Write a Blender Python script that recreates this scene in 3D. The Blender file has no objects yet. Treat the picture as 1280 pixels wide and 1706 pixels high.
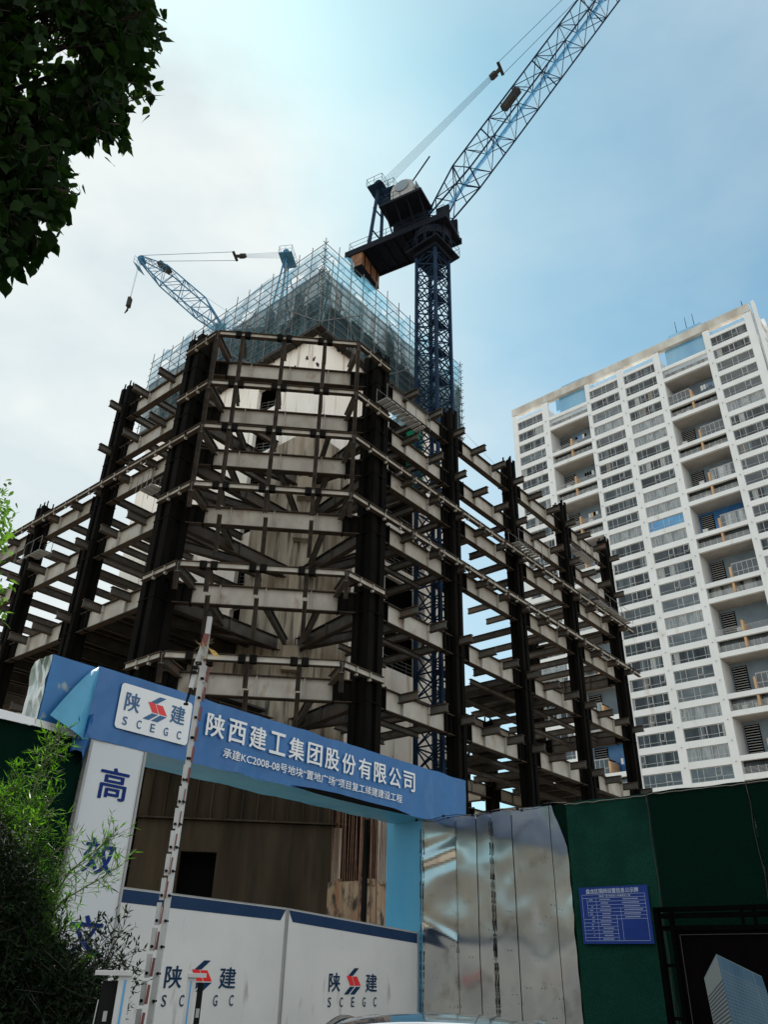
import bpy, math, random
from mathutils import Vector, Matrix, noise
random.seed(7)
C = bpy.context.scene.collection
R = math.radians
CAMZ = 1.6
# ---------------------------------------------------------------- camera
F, PITCH, ROLL = 1312.2, R(30.44), R(1.511)
cd = bpy.data.cameras.new('camera'); cam = bpy.data.objects.new('camera', cd); C.objects.link(cam)
cd.sensor_fit = 'HORIZONTAL'; cd.sensor_width = 36; cd.lens = 36 * F / 1280
cd.clip_start = 0.1; cd.clip_end = 3000
_r = Vector((1, 0, 0)); _u = Vector((0, -math.sin(PITCH), math.cos(PITCH))); _f = Vector((0, math.cos(PITCH), math.sin(PITCH)))
_r2 = _r * math.cos(ROLL) + _u * math.sin(ROLL); _u2 = -_r * math.sin(ROLL) + _u * math.cos(ROLL)
m3 = Matrix((_r2, _u2, -_f)).transposed()
cam.matrix_world = Matrix.Translation((0, 0, CAMZ)) @ m3.to_4x4()
bpy.context.scene.camera = cam
# ---------------------------------------------------------------- sky and sun
SUN_EL, SUN_AZ = R(54), R(-36)
EXPO = 1.22
sc = bpy.context.scene
sc.view_settings.view_transform = 'Standard'; sc.view_settings.look = 'None'
sc.view_settings.exposure = EXPO; sc.view_settings.gamma = 1; sc.view_settings.use_curve_mapping = False
sc.cycles.max_bounces = 8; sc.cycles.transparent_max_bounces = 24; sc.cycles.use_denoising = True
sd = Vector((math.sin(SUN_AZ) * math.cos(SUN_EL), math.cos(SUN_AZ) * math.cos(SUN_EL), math.sin(SUN_EL)))
w_ = bpy.data.worlds.new('World'); sc.world = w_; w_.use_nodes = True
nt = w_.node_tree; N = nt.nodes; L = nt.links; N.clear()
out = N.new('ShaderNodeOutputWorld'); bg = N.new('ShaderNodeBackground'); L.new(bg.outputs[0], out.inputs[0])
sky = N.new('ShaderNodeTexSky'); sky.sky_type = 'NISHITA'; sky.sun_disc = False
sky.sun_elevation = SUN_EL; sky.sun_rotation = SUN_AZ; sky.air_density = 1.0; sky.dust_density = 1.2; sky.ozone_density = 2.0
tc = N.new('ShaderNodeTexCoord')
# thin high cloud veil, thicker round the sun side
mp = N.new('ShaderNodeMapping'); mp.inputs['Scale'].default_value = (1.3, 1.3, 2.6); L.new(tc.outputs['Generated'], mp.inputs['Vector'])
nz = N.new('ShaderNodeTexNoise'); nz.inputs['Scale'].default_value = 1.7; nz.inputs['Detail'].default_value = 7; nz.inputs['Roughness'].default_value = .52
L.new(mp.outputs[0], nz.inputs['Vector'])
dt = N.new('ShaderNodeVectorMath'); dt.operation = 'DOT_PRODUCT'; L.new(tc.outputs['Generated'], dt.inputs[0])
vd = Vector((-.62, .70, .36)).normalized(); dt.inputs[1].default_value = vd
mr = N.new('ShaderNodeMapRange'); mr.interpolation_type = 'SMOOTHSTEP'
mr.inputs['From Min'].default_value = .55; mr.inputs['From Max'].default_value = .97; mr.inputs['To Min'].default_value = -.1; mr.inputs['To Max'].default_value = .85
L.new(dt.outputs['Value'], mr.inputs['Value'])
ad = N.new('ShaderNodeMath'); ad.operation = 'ADD'; L.new(mr.outputs[0], ad.inputs[0])
mn = N.new('ShaderNodeMapRange'); mn.inputs['From Min'].default_value = .3; mn.inputs['From Max'].default_value = .75; mn.inputs['To Min'].default_value = .12; mn.inputs['To Max'].default_value = .60
L.new(nz.outputs[0], mn.inputs['Value']); L.new(mn.outputs[0], ad.inputs[1]); ad.use_clamp = True
mx = N.new('ShaderNodeMix'); mx.data_type = 'RGBA'; L.new(ad.outputs[0], mx.inputs['Factor'])
tint = N.new('ShaderNodeMix'); tint.data_type = 'RGBA'; tint.blend_type = 'MULTIPLY'; tint.inputs['Factor'].default_value = 1; tint.inputs[7].default_value = (.56, .93, .84, 1)
L.new(sky.outputs[0], tint.inputs[6]); L.new(tint.outputs[2], mx.inputs[6]); cc_ = N.new('ShaderNodeMix'); cc_.data_type = 'RGBA'; cn = N.new('ShaderNodeTexNoise'); cn.inputs['Scale'].default_value = 2.6; cn.inputs['Detail'].default_value = 8; L.new(mp.outputs[0], cn.inputs['Vector'])
cr_ = N.new('ShaderNodeMapRange'); cr_.inputs['From Min'].default_value = .4; cr_.inputs['From Max'].default_value = .62; L.new(cn.outputs[0], cr_.inputs['Value']); L.new(cr_.outputs[0], cc_.inputs['Factor'])
cc_.inputs[6].default_value = (3.75, 4.25, 4.4, 1); cc_.inputs[7].default_value = (4.7, 4.95, 4.9, 1); L.new(cc_.outputs[2], mx.inputs[7])
# bright cloud bank added out of view behind the camera to light surfaces facing it
d2 = N.new('ShaderNodeVectorMath'); d2.operation = 'DOT_PRODUCT'; L.new(tc.outputs['Generated'], d2.inputs[0]); d2.inputs[1].default_value = V0 = tuple(Vector((.25, -.88, .40)).normalized())
m2 = N.new('ShaderNodeMapRange'); m2.interpolation_type = 'SMOOTHSTEP'; m2.inputs['From Min'].default_value = -.05; m2.inputs['From Max'].default_value = .55; L.new(d2.outputs['Value'], m2.inputs['Value'])
n2 = N.new('ShaderNodeMath'); n2.operation = 'MULTIPLY'; L.new(m2.outputs[0], n2.inputs[0]); n3 = N.new('ShaderNodeMapRange'); n3.inputs['From Min'].default_value = .35; n3.inputs['From Max'].default_value = .6; n3.inputs['To Min'].default_value = .45; L.new(nz.outputs[0], n3.inputs['Value']); L.new(n3.outputs[0], n2.inputs[1])
mc = N.new('ShaderNodeMix'); mc.data_type = 'RGBA'; L.new(n2.outputs[0], mc.inputs['Factor']); L.new(mx.outputs[2], mc.inputs[6]); mc.inputs[7].default_value = (7.0, 7.2, 7.2, 1)
L.new(mc.outputs[2], bg.inputs[0]); bg.inputs[1].default_value = .083
sl = bpy.data.lights.new('sun', 'SUN'); sl.energy = 4.2; sl.angle = R(.55); sl.color = (1, .95, .87)
so = bpy.data.objects.new('sun', sl); C.objects.link(so); so.rotation_euler = sd.to_track_quat('Z', 'Y').to_euler()
so.location = (0, 0, 200)

# ================================================================ helpers
V = Vector
class MB:
    def __init__(s): s.v = []; s.f = []; s.m = []
    def poly(s, pts, mi=0):
        n = len(s.v); s.v += [tuple(p) for p in pts]; s.f.append(list(range(n, n + len(pts)))); s.m.append(mi)
    def hexa(s, c, mi=0):   # 8 corners: bottom 4 ccw, top 4
        n = len(s.v); s.v += [tuple(p) for p in c]
        for q in ((3, 2, 1, 0), (4, 5, 6, 7), (0, 1, 5, 4), (1, 2, 6, 5), (2, 3, 7, 6), (3, 0, 4, 7)):
            s.f.append([n + i for i in q]); s.m.append(mi)
    def bar(s, p, q, a, b, up=(0, 0, 1), mi=0):   # a = width across, b = height along up; centred on p-q
        p = V(p); q = V(q); d = (q - p).normalized(); up = V(up)
        if abs(d.dot(up)) > .98: up = V((1, 0, 0)) if abs(d.x) < .9 else V((0, 1, 0))
        sd_ = d.cross(up).normalized(); u_ = sd_.cross(d).normalized()
        x = sd_ * a / 2; y = u_ * b / 2
        s.hexa([p - x - y, p + x - y, q + x - y, q - x - y, p - x + y, p + x + y, q + x + y, q - x + y], mi)
    def box(s, c, x, y, z, sx, sy, sz, mi=0):  # centre, axis vectors, sizes
        c = V(c); x = V(x) * sx / 2; y = V(y) * sy / 2; z = V(z) * sz / 2
        s.hexa([c - x - y - z, c + x - y - z, c + x + y - z, c - x + y - z, c - x - y + z, c + x - y + z, c + x + y + z, c - x + y + z], mi)
    def tube(s, p, q, r, r2=None, n=6, mi=0, caps=False):
        p = V(p); q = V(q); r2 = r if r2 is None else r2
        d = (q - p)
        if d.length < 1e-6: return
        d.normalize(); a = d.orthogonal().normalized(); b = d.cross(a); k = len(s.v)
        for c, rr in ((p, r), (q, r2)):
            for i in range(n):
                t = 2 * math.pi * i / n; s.v.append(tuple(c + (a * math.cos(t) + b * math.sin(t)) * rr))
        for i in range(n):
            j = (i + 1) % n; s.f.append([k + i, k + j, k + n + j, k + n + i]); s.m.append(mi)
        if caps:
            s.f.append([k + i for i in range(n)][::-1]); s.m.append(mi); s.f.append([k + n + i for i in range(n)]); s.m.append(mi)
    def path(s, pts, rs, n=6, mi=0):
        for i in range(len(pts) - 1): s.tube(pts[i], pts[i + 1], rs[i], rs[i + 1], n, mi)
    def prism(s, pts, z0, z1, mi=0):   # pts: list of (x,y) ccw
        k = len(s.v); n = len(pts)
        s.v += [(p[0], p[1], z0) for p in pts] + [(p[0], p[1], z1) for p in pts]
        s.f.append([k + i for i in range(n)][::-1]); s.m.append(mi); s.f.append([k + n + i for i in range(n)]); s.m.append(mi)
        for i in range(n):
            j = (i + 1) % n; s.f.append([k + i, k + j, k + n + j, k + n + i]); s.m.append(mi)
    def ibeam(s, p, q, h, w, tf=.05, tw=.05, stiff=(), dark=0, mi=0, mi2=1, dark0=True, dark1=True, mf=None):
        """p, q: bottom centre points; I-section; stiff: fractions with stiffener plates; dark: length of dark painted ends"""
        p = V(p); q = V(q); Lg = (q - p).length; d = (q - p) / Lg
        up = V((0, 0, 1)); side = d.cross(up).normalized(); up = side.cross(d)
        segs = [(0, Lg, mi)]
        if dark:
            a = dark if dark0 else 0; b = dark if dark1 else 0
            segs = [(0, a, mi2)] * bool(a) + [(a, Lg - b, mi)] + [(Lg - b, Lg, mi2)] * bool(b)
        for a, b, m in segs:
            c = p + d * (a + b) / 2
            fm = m if mf is None else mf
            s.box(c + up * tf / 2, d, side, up, b - a, w, tf, fm)
            s.box(c + up * (h - tf / 2), d, side, up, b - a, w, tf, fm)
            s.box(c + up * h / 2, d, side, up, b - a, tw, h - 2 * tf, m)
        for t in stiff:
            c = p + d * Lg * t + up * h / 2
            for sg in (-1, 1):
                s.box(c + side * sg * (w * .25 + tw * .25), d, side, up, .04, w / 2 - tw / 2 - .02, h - 2 * tf, mi2 if abs(t - .5) > .44 else mi)
    def build(s, name, mats, parent=None, smooth=False, org=None):
        if parent is not None:
            org = V((0, 0, 0)); pp = parent
            while pp is not None: org = org + pp.location; pp = pp.parent
        elif org is None: org = V((0, 0, 0))
        me = bpy.data.meshes.new(name)
        me.from_pydata([(v[0] - org[0], v[1] - org[1], v[2] - org[2]) for v in s.v], [], s.f)
        if not isinstance(mats, (list, tuple)): mats = [mats]
        for m in mats: me.materials.append(m)
        me.polygons.foreach_set('material_index', s.m)
        if smooth: me.polygons.foreach_set('use_smooth', [True] * len(s.f))
        me.update()
        o = bpy.data.objects.new(name, me); C.objects.link(o)
        if parent is not None: o.parent = parent
        else: o.location = org
        return o

def tag(o, label=None, cat=None, group=None, kind=None):
    if label: o['label'] = label
    if cat: o['category'] = cat
    if group: o['group'] = group
    if kind: o['kind'] = kind
    return o
def empty(name, loc, label=None, cat=None, group=None):
    o = bpy.data.objects.new(name, None); C.objects.link(o); o.location = loc; o.empty_display_size = .3
    return tag(o, label, cat, group)

# ---------------------------------------------------------------- materials
def mat(name, c1, c2=None, scale=3, rough=.6, metal=0, stretch=(1, 1, 1), lo=.35, hi=.65, bump=0, c3=None, s3=1.0, lo3=.55, hi3=.75, spec=.5, st3=(1, 1, 1), coat=0):
    m = bpy.data.materials.new(name); m.use_nodes = True; t = m.node_tree; b = t.nodes['Principled BSDF']
    b.inputs['Roughness'].default_value = rough; b.inputs['Metallic'].default_value = metal; b.inputs['Specular IOR Level'].default_value = spec
    if coat: b.inputs['Coat Weight'].default_value = coat; b.inputs['Coat Roughness'].default_value = .05
    if c2 is None: b.inputs['Base Color'].default_value = (*c1, 1); return m
    tcn = t.nodes.new('ShaderNodeTexCoord')
    def nz_(sc_, st, det=6):
        mpn = t.nodes.new('ShaderNodeMapping'); mpn.inputs['Scale'].default_value = st; t.links.new(tcn.outputs['Object'], mpn.inputs['Vector'])
        n = t.nodes.new('ShaderNodeTexNoise'); n.inputs['Scale'].default_value = sc_; n.inputs['Detail'].default_value = det; t.links.new(mpn.outputs[0], n.inputs['Vector']); return n
    n1 = nz_(scale, stretch)
    r = t.nodes.new('ShaderNodeMapRange'); r.inputs['From Min'].default_value = lo; r.inputs['From Max'].default_value = hi; t.links.new(n1.outputs[0], r.inputs['Value'])
    x = t.nodes.new('ShaderNodeMix'); x.data_type = 'RGBA'; x.inputs[6].default_value = (*c1, 1); x.inputs[7].default_value = (*c2, 1); t.links.new(r.outputs[0], x.inputs['Factor'])
    last = x.outputs[2]
    if c3 is not None:
        n3 = nz_(s3, st3); r3 = t.nodes.new('ShaderNodeMapRange'); r3.inputs['From Min'].default_value = lo3; r3.inputs['From Max'].default_value = hi3; t.links.new(n3.outputs[0], r3.inputs['Value'])
        x3 = t.nodes.new('ShaderNodeMix'); x3.data_type = 'RGBA'; t.links.new(last, x3.inputs[6]); x3.inputs[7].default_value = (*c3, 1); t.links.new(r3.outputs[0], x3.inputs['Factor']); last = x3.outputs[2]
    t.links.new(last, b.inputs['Base Color'])
    if bump:
        bn = t.nodes.new('ShaderNodeBump'); bn.inputs['Strength'].default_value = bump; bn.inputs['Distance'].default_value = .02
        t.links.new(n1.outputs[0], bn.inputs['Height']); t.links.new(bn.outputs[0], b.inputs['Normal'])
    return m
M = {}
M['flange'] = mat('rusty_shaded_flange', (.035, .029, .023), (.065, .045, .03), 1.5, .8, spec=.2)  # rust, darkened further so the colour carries the soffit shade
M['steel'] = mat('primed_steel', (.42, .395, .35), (.31, .285, .245), 1.1, .5, 0, (1, 1, .5), c3=(.21, .12, .065), s3=1.6, lo3=.58, hi3=.82, st3=(1, 1, .6))
M['joist'] = mat('joist_steel', (.095, .087, .075), (.055, .048, .04), 1.6, .6, c3=(.17, .09, .05), s3=.8, lo3=.56, hi3=.8)
M['darksteel'] = mat('black_steel', (.004, .004, .004), (.010, .009, .008), 2.5, .9, 0, (1, 1, .4), spec=.05)
M['hanger'] = mat('dark_hanger_steel', (.022, .018, .015), (.05, .038, .028), 2, .8, spec=.15)
M['column'] = mat('dark_column', (.003, .003, .003), (.007, .006, .005), 1.5, .9, 0, (1, 1, .3), spec=.05)
M['core'] = mat('white_core_render', (.88, .82, .75), (.80, .73, .65), .35, .85, 0, (1, 1, .5), c3=(.36, .25, .17), s3=2.0, lo3=.58, hi3=.76, st3=(1, 1, .07))
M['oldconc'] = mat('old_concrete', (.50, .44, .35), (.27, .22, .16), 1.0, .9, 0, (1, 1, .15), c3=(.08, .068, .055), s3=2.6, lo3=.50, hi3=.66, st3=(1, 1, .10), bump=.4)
M['lowconc'] = mat('stained_shaded_concrete', (.050, .038, .025), (.024, .019, .013), 1.1, .95, 0, (1, 1, .12), spec=.05, c3=(.02, .017, .014), s3=1.6, lo3=.52, hi3=.72, st3=(1, 1, .12), bump=.4)  # stained concrete; base colour also carries the shade from decks overhead
M['rustconc'] = mat('rust_stained_concrete', (.30, .24, .16), (.22, .11, .055), 3.0, .9, 0, (1, 1, .12), c3=(.035, .026, .02), s3=3.0, lo3=.50, hi3=.64, st3=(1, 1, .5), bump=.5)
M['rebar'] = mat('rusty_rebar', (.16, .075, .04), (.09, .05, .03), 5, .8)
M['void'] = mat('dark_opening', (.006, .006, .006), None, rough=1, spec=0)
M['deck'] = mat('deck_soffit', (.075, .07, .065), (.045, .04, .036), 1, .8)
M['pipe'] = mat('scaffold_pipe', (.15, .16, .16), (.09, .075, .06), 2, .5, .3)
M['stub'] = mat('formwork_stub', (.035, .03, .025), (.018, .016, .014), 2, .9)
M['crane'] = mat('navy_crane_paint', (.008, .028, .066), (.006, .019, .045), 1.5, .75, spec=.15)
M['crane2'] = mat('hazed_blue_crane_paint', (.06, .20, .33), (.045, .14, .24), 1.5, .7, spec=.2)  # paler than the navy crane: haze and backlight put into the colour
M['craneblack'] = mat('crane_underside', (.004, .006, .012), (.008, .010, .016), 2, .8, spec=.15)
M['cwt'] = mat('orange_counterweight', (.26, .10, .03), (.13, .055, .025), 2, .7)
M['winch'] = mat('grey_winch_cover', (.34, .34, .33), (.25, .25, .245), 1.2, .45)
M['cable'] = mat('steel_cable', (.10, .22, .33), None, rough=.5)
M['white'] = mat('white_facade_tile', (.76, .765, .76), (.70, .705, .70), .25, .6, c3=(.52, .47, .41), s3=.5, lo3=.62, hi3=.82, st3=(1, 1, .3))
M['roofcon'] = mat('weathered_roof_frame', (.60, .58, .53), (.42, .37, .31), .5, .8, 0, (1, 1, .4))
M['soffit'] = mat('balcony_soffit', (.42, .40, .37), (.34, .32, .30), .5, .8)
M['bluewall'] = mat('blue_glass_wall', (.03, .13, .34), (.04, .18, .42), .6, .25, spec=.6)
M['greywall'] = mat('blue_grey_wall', (.20, .25, .29), (.15, .19, .23), .4, .6)
M['blueglass'] = mat('blue_tinted_glass', (.10, .30, .48), (.20, .42, .58), .25, .12, 0, (1, 1, .15), spec=.8)
M['orange'] = mat('tan_divider', (.58, .36, .19), (.45, .27, .14), 1, .7)
M['frame'] = mat('window_frame_white', (.45, .46, .46), None, rough=.5)
M['rail'] = mat('grey_railing', (.45, .45, .44), None, rough=.5)
M['ac'] = mat('air_conditioner_white', (.6, .6, .58), (.45, .44, .42), 3, .5)
def glassmat(name, c1, c2, rough=.06, sc_=.5, spec=.8, stretch=(1, 1, 1)):
    return mat(name, c1, c2, sc_, rough, 0, stretch, lo=.4, hi=.6, spec=spec)
def cellglass(name):
    m = bpy.data.materials.new(name); m.use_nodes = True; t = m.node_tree; b = t.nodes['Principled BSDF']; b.inputs['Roughness'].default_value = .07; b.inputs['Specular IOR Level'].default_value = .4
    tcn = t.nodes.new('ShaderNodeTexCoord'); oi = t.nodes.new('ShaderNodeObjectInfo'); sx = t.nodes.new('ShaderNodeSeparateXYZ'); t.links.new(tcn.outputs['Object'], sx.inputs[0])
    a = t.nodes.new('ShaderNodeMath'); a.operation = 'MULTIPLY'; a.inputs[1].default_value = 1.13; t.links.new(sx.outputs[0], a.inputs[0]); f = t.nodes.new('ShaderNodeMath'); f.operation = 'FLOOR'; t.links.new(a.outputs[0], f.inputs[0])
    c = t.nodes.new('ShaderNodeCombineXYZ'); t.links.new(f.outputs[0], c.inputs[0]); t.links.new(oi.outputs['Random'], c.inputs[1]); w = t.nodes.new('ShaderNodeTexWhiteNoise'); w.noise_dimensions = '3D'; t.links.new(c.outputs[0], w.inputs['Vector'])
    r = t.nodes.new('ShaderNodeValToRGB'); e = r.color_ramp.elements; r.color_ramp.interpolation = 'CONSTANT'; e[0].position = 0; e[0].color = (.010, .014, .017, 1); e[1].position = .34; e[1].color = (.035, .048, .056, 1)
    for p_, c_ in ((.6, (.085, .105, .115, 1)), (.76, (.02, .03, .035, 1)), (.88, (.30, .31, .30, 1)), (.96, (.17, .15, .13, 1))): q = e.new(p_); q.color = c_
    n = t.nodes.new('ShaderNodeTexNoise'); n.inputs['Scale'].default_value = 1.4; mpn = t.nodes.new('ShaderNodeMapping'); mpn.inputs['Scale'].default_value = (6, 1, .3); t.links.new(tcn.outputs['Object'], mpn.inputs[0]); t.links.new(mpn.outputs[0], n.inputs['Vector'])
    x = t.nodes.new('ShaderNodeMix'); x.data_type = 'RGBA'; x.blend_type = 'MULTIPLY'; x.inputs['Factor'].default_value = .7; t.links.new(w.outputs['Value'], r.inputs[0]); t.links.new(r.outputs[0], x.inputs[6]); 
    k = t.nodes.new('ShaderNodeMapRange'); k.inputs['From Min'].default_value = .3; k.inputs['From Max'].default_value = .7; k.inputs['To Min'].default_value = .4; k.inputs['To Max'].default_value = 1.5; t.links.new(n.outputs[0], k.inputs['Value']); t.links.new(k.outputs[0], x.inputs[7]); t.links.new(x.outputs[2], b.inputs['Base Color'])
    return m
M['gc'] = cellglass('window_glass_rooms')
M['g0'] = glassmat('window_glass_dark', (.02, .028, .033), (.05, .062, .068))
M['g1'] = glassmat('window_glass_grey', (.045, .062, .072), (.10, .125, .135), .08)
M['g2'] = glassmat('window_glass_curtained', (.30, .32, .32), (.12, .14, .15), .25, 2.2, stretch=(1, 1, .1))
M['g3'] = glassmat('window_glass_blue', (.04, .22, .46), (.06, .30, .55), .1)
M['g4'] = glassmat('window_glass_mixed', (.03, .04, .045), (.36, .38, .38), .1, 1.0, stretch=(1, 1, .1))
M['turf'] = mat('green_turf_cover', (.005, .030, .021), (.010, .052, .036), 45, .95, c3=(.004, .022, .015), s3=1.2, lo3=.45, hi3=.75, bump=.6, spec=.03)
M['turfdark'] = mat('dark_green_turf_cover', (.0015, .0095, .006), (.0025, .016, .0105), 60, .95, bump=.6, spec=.02)
M['sheet'] = mat('dented_galvanised_sheet', (.62, .60, .56), (.45, .46, .46), .9, .16, 1, c3=(.30, .27, .24), s3=2.2, lo3=.56, hi3=.8)
M['banner'] = mat('blue_banner_vinyl', (.012, .10, .29), (.018, .12, .33), .8, .38, c3=(.04, .15, .34), s3=2.2, lo3=.6, hi3=.8, st3=(1, 1, .3))
M['banner2'] = mat('light_blue_vinyl', (.07, .30, .47), (.04, .24, .42), .8, .4, 0, (1, 1, .3))
M['faded'] = mat('faded_blue_vinyl', (.02, .13, .34), (.02, .16, .40), 2, .5, c3=(.30, .36, .34), s3=2.5, lo3=.62, hi3=.7)
M['signwhite'] = mat('sign_white', (.72, .72, .73), None, rough=.4)
M['post'] = mat('grey_white_post_vinyl', (.60, .615, .635), (.54, .56, .58), .5, .4)
M['signblue'] = mat('sign_dark_blue', (.006, .026, .15), None, rough=.7, spec=.15)
M['logoblue'] = mat('logo_blue', (.015, .09, .22), None, rough=.4)
M['logored'] = mat('logo_red', (.70, .02, .02), None, rough=.4)
M['leafwhite'] = mat('gate_leaf_white', (.62, .62, .605), (.55, .555, .55), .8, .35, c3=(.30, .285, .26), s3=4.5, lo3=.64, hi3=.80, st3=(1, 1, .25))
M['navy'] = mat('gate_leaf_navy', (.007, .028, .075), (.010, .034, .09), 2, .6, spec=.2)
M['navytext'] = mat('logo_navy', (.007, .030, .075), None, rough=.7, spec=.15)
M['tornmetal'] = mat('torn_silver_sheet', (.78, .78, .76), (.42, .42, .40), 1.6, .3, .8, c3=(.18, .12, .08), s3=3, lo3=.62, hi3=.72, bump=.8)
M['infoblue'] = mat('notice_board_blue', (.008, .030, .18), (.010, .035, .20), 2, .5, spec=.2)
M['infowhite'] = mat('notice_board_print', (.40, .46, .56), None, rough=.5)
M['blackframe'] = mat('black_frame_paint', (.001, .001, .001), (.002, .002, .002), 4, .9, spec=.03)
M['posterblack'] = mat('black_poster', (.0018, .001, .001), (.003, .002, .002), 3, .8, spec=.03)
M['earth'] = mat('dusty_ground', (.19, .165, .13), (.14, .12, .095), .6, .95)
M['asphalt'] = mat('asphalt', (.05, .05, .05), (.035, .035, .036), 8, .9, bump=.4)
M['kerb'] = mat('kerb_stone', (.30, .29, .27), (.22, .21, .2), 4, .85)
M['bark'] = mat('grey_bark', (.09, .07, .05), (.05, .04, .03), 8, .9, 0, (1, 1, .3), bump=.6)
M['boomwhite'] = mat('boom_white', (.50, .50, .49), (.40, .40, .39), 3, .4)
M['boomred'] = mat('boom_red', (.20, .045, .04), (.15, .05, .045), 5, .5)
M['black'] = mat('black_plastic', (.004, .004, .004), None, rough=.6, spec=.15)
M['stripeblue'] = mat('cabinet_blue_stripe', (.05, .27, .52), None, rough=.35)
M['straw'] = mat('dry_straw', (.38, .28, .14), (.24, .17, .08), 6, .8)
M['yleaf'] = mat('yellow_leaf', (.62, .42, .08), (.35, .20, .05), 20, .6)
M['car'] = mat('dark_grey_car_paint', (.04, .055, .075), None, rough=.25, metal=.6, coat=1)
M['chrome'] = mat('chrome_trim', (.7, .7, .7), None, rough=.15, metal=1)
M['carglass'] = mat('car_glass', (.02, .025, .03), None, rough=.05, spec=.8)
M['tyre'] = mat('tyre_rubber', (.015, .015, .015), None, rough=.9)
M['lamp'] = mat('headlamp_glass', (.6, .62, .65), None, rough=.1)

def leafmat(name, c1, c2, trans=.35, sc_=2.0):
    m = bpy.data.materials.new(name); m.use_nodes = True; t = m.node_tree; t.nodes.clear()
    o = t.nodes.new('ShaderNodeOutputMaterial'); d = t.nodes.new('ShaderNodeBsdfPrincipled'); tr = t.nodes.new('ShaderNodeBsdfTranslucent'); mxs = t.nodes.new('ShaderNodeMixShader')
    d.inputs['Roughness'].default_value = .8; d.inputs['Specular IOR Level'].default_value = .06
    tcn = t.nodes.new('ShaderNodeTexCoord'); n = t.nodes.new('ShaderNodeTexNoise'); n.inputs['Scale'].default_value = sc_; n.inputs['Detail'].default_value = 4; t.links.new(tcn.outputs['Object'], n.inputs['Vector'])
    r = t.nodes.new('ShaderNodeMapRange'); r.inputs['From Min'].default_value = .35; r.inputs['From Max'].default_value = .65; t.links.new(n.outputs[0], r.inputs['Value'])
    x = t.nodes.new('ShaderNodeMix'); x.data_type = 'RGBA'; x.inputs[6].default_value = (*c1, 1); x.inputs[7].default_value = (*c2, 1); t.links.new(r.outputs[0], x.inputs['Factor'])
    t.links.new(x.outputs[2], d.inputs['Base Color'])
    h = t.nodes.new('ShaderNodeMix'); h.data_type = 'RGBA'; h.blend_type = 'MULTIPLY'; h.inputs['Factor'].default_value = 1; h.inputs[7].default_value = (1.5, 1.7, .5, 1); t.links.new(x.outputs[2], h.inputs[6]); t.links.new(h.outputs[2], tr.inputs['Color'])
    mxs.inputs[0].default_value = trans; t.links.new(d.outputs[0], mxs.inputs[1]); t.links.new(tr.outputs[0], mxs.inputs[2]); t.links.new(mxs.outputs[0], o.inputs[0])
    return m
M['leaf1'] = leafmat('broad_leaf', (.007, .015, .005), (.014, .034, .007), .28, 3)
M['leaf2'] = leafmat('far_tree_leaf', (.05, .11, .03), (.09, .17, .045), .35, 3)
M['bamboo'] = leafmat('bamboo_leaf', (.022, .062, .011), (.060, .135, .018), .6, 3)
M['shrub'] = leafmat('shrub_leaf', (.006, .012, .006), (.012, .024, .009), .12, 5)
M['culm'] = mat('bamboo_culm', (.10, .15, .04), (.07, .10, .03), 6, .5)

def netmat(name, col, dens, lo, hi, sc_=.5):
    m = bpy.data.materials.new(name); m.use_nodes = True; t = m.node_tree; t.nodes.clear()
    o = t.nodes.new('ShaderNodeOutputMaterial'); d = t.nodes.new('ShaderNodeBsdfDiffuse'); tl = t.nodes.new('ShaderNodeBsdfTranslucent'); ma = t.nodes.new('ShaderNodeMixShader'); tp = t.nodes.new('ShaderNodeBsdfTransparent'); mb = t.nodes.new('ShaderNodeMixShader')
    d.inputs[0].default_value = (*col, 1); tl.inputs[0].default_value = (*[min(1, c * 1.6) for c in col], 1); ma.inputs[0].default_value = .5
    t.links.new(d.outputs[0], ma.inputs[1]); t.links.new(tl.outputs[0], ma.inputs[2])
    tcn = t.nodes.new('ShaderNodeTexCoord'); n = t.nodes.new('ShaderNodeTexNoise'); n.inputs['Scale'].default_value = sc_; n.inputs['Detail'].default_value = 5; t.links.new(tcn.outputs['Object'], n.inputs['Vector'])
    r = t.nodes.new('ShaderNodeMapRange'); r.inputs['From Min'].default_value = .38; r.inputs['From Max'].default_value = .62; r.inputs['To Min'].default_value = lo; r.inputs['To Max'].default_value = hi; t.links.new(n.outputs[0], r.inputs['Value'])
    t.links.new(r.outputs[0], mb.inputs[0]); t.links.new(tp.outputs[0], mb.inputs[1]); t.links.new(ma.outputs[0], mb.inputs[2]); t.links.new(mb.outputs[0], o.inputs[0])
    return m
M['net'] = netmat('safety_net', (.065, .11, .13), 1, .80, .95, .35)
M['netlight'] = netmat('torn_safety_net', (.10, .26, .36), 1, .28, .72, .6)
M['walkmesh'] = netmat('walkway_mesh', (.035, .12, .22), 1, .35, .6, 3)
M['greennet'] = netmat('green_net', (.01, .12, .07), 1, .8, .95)

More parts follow.
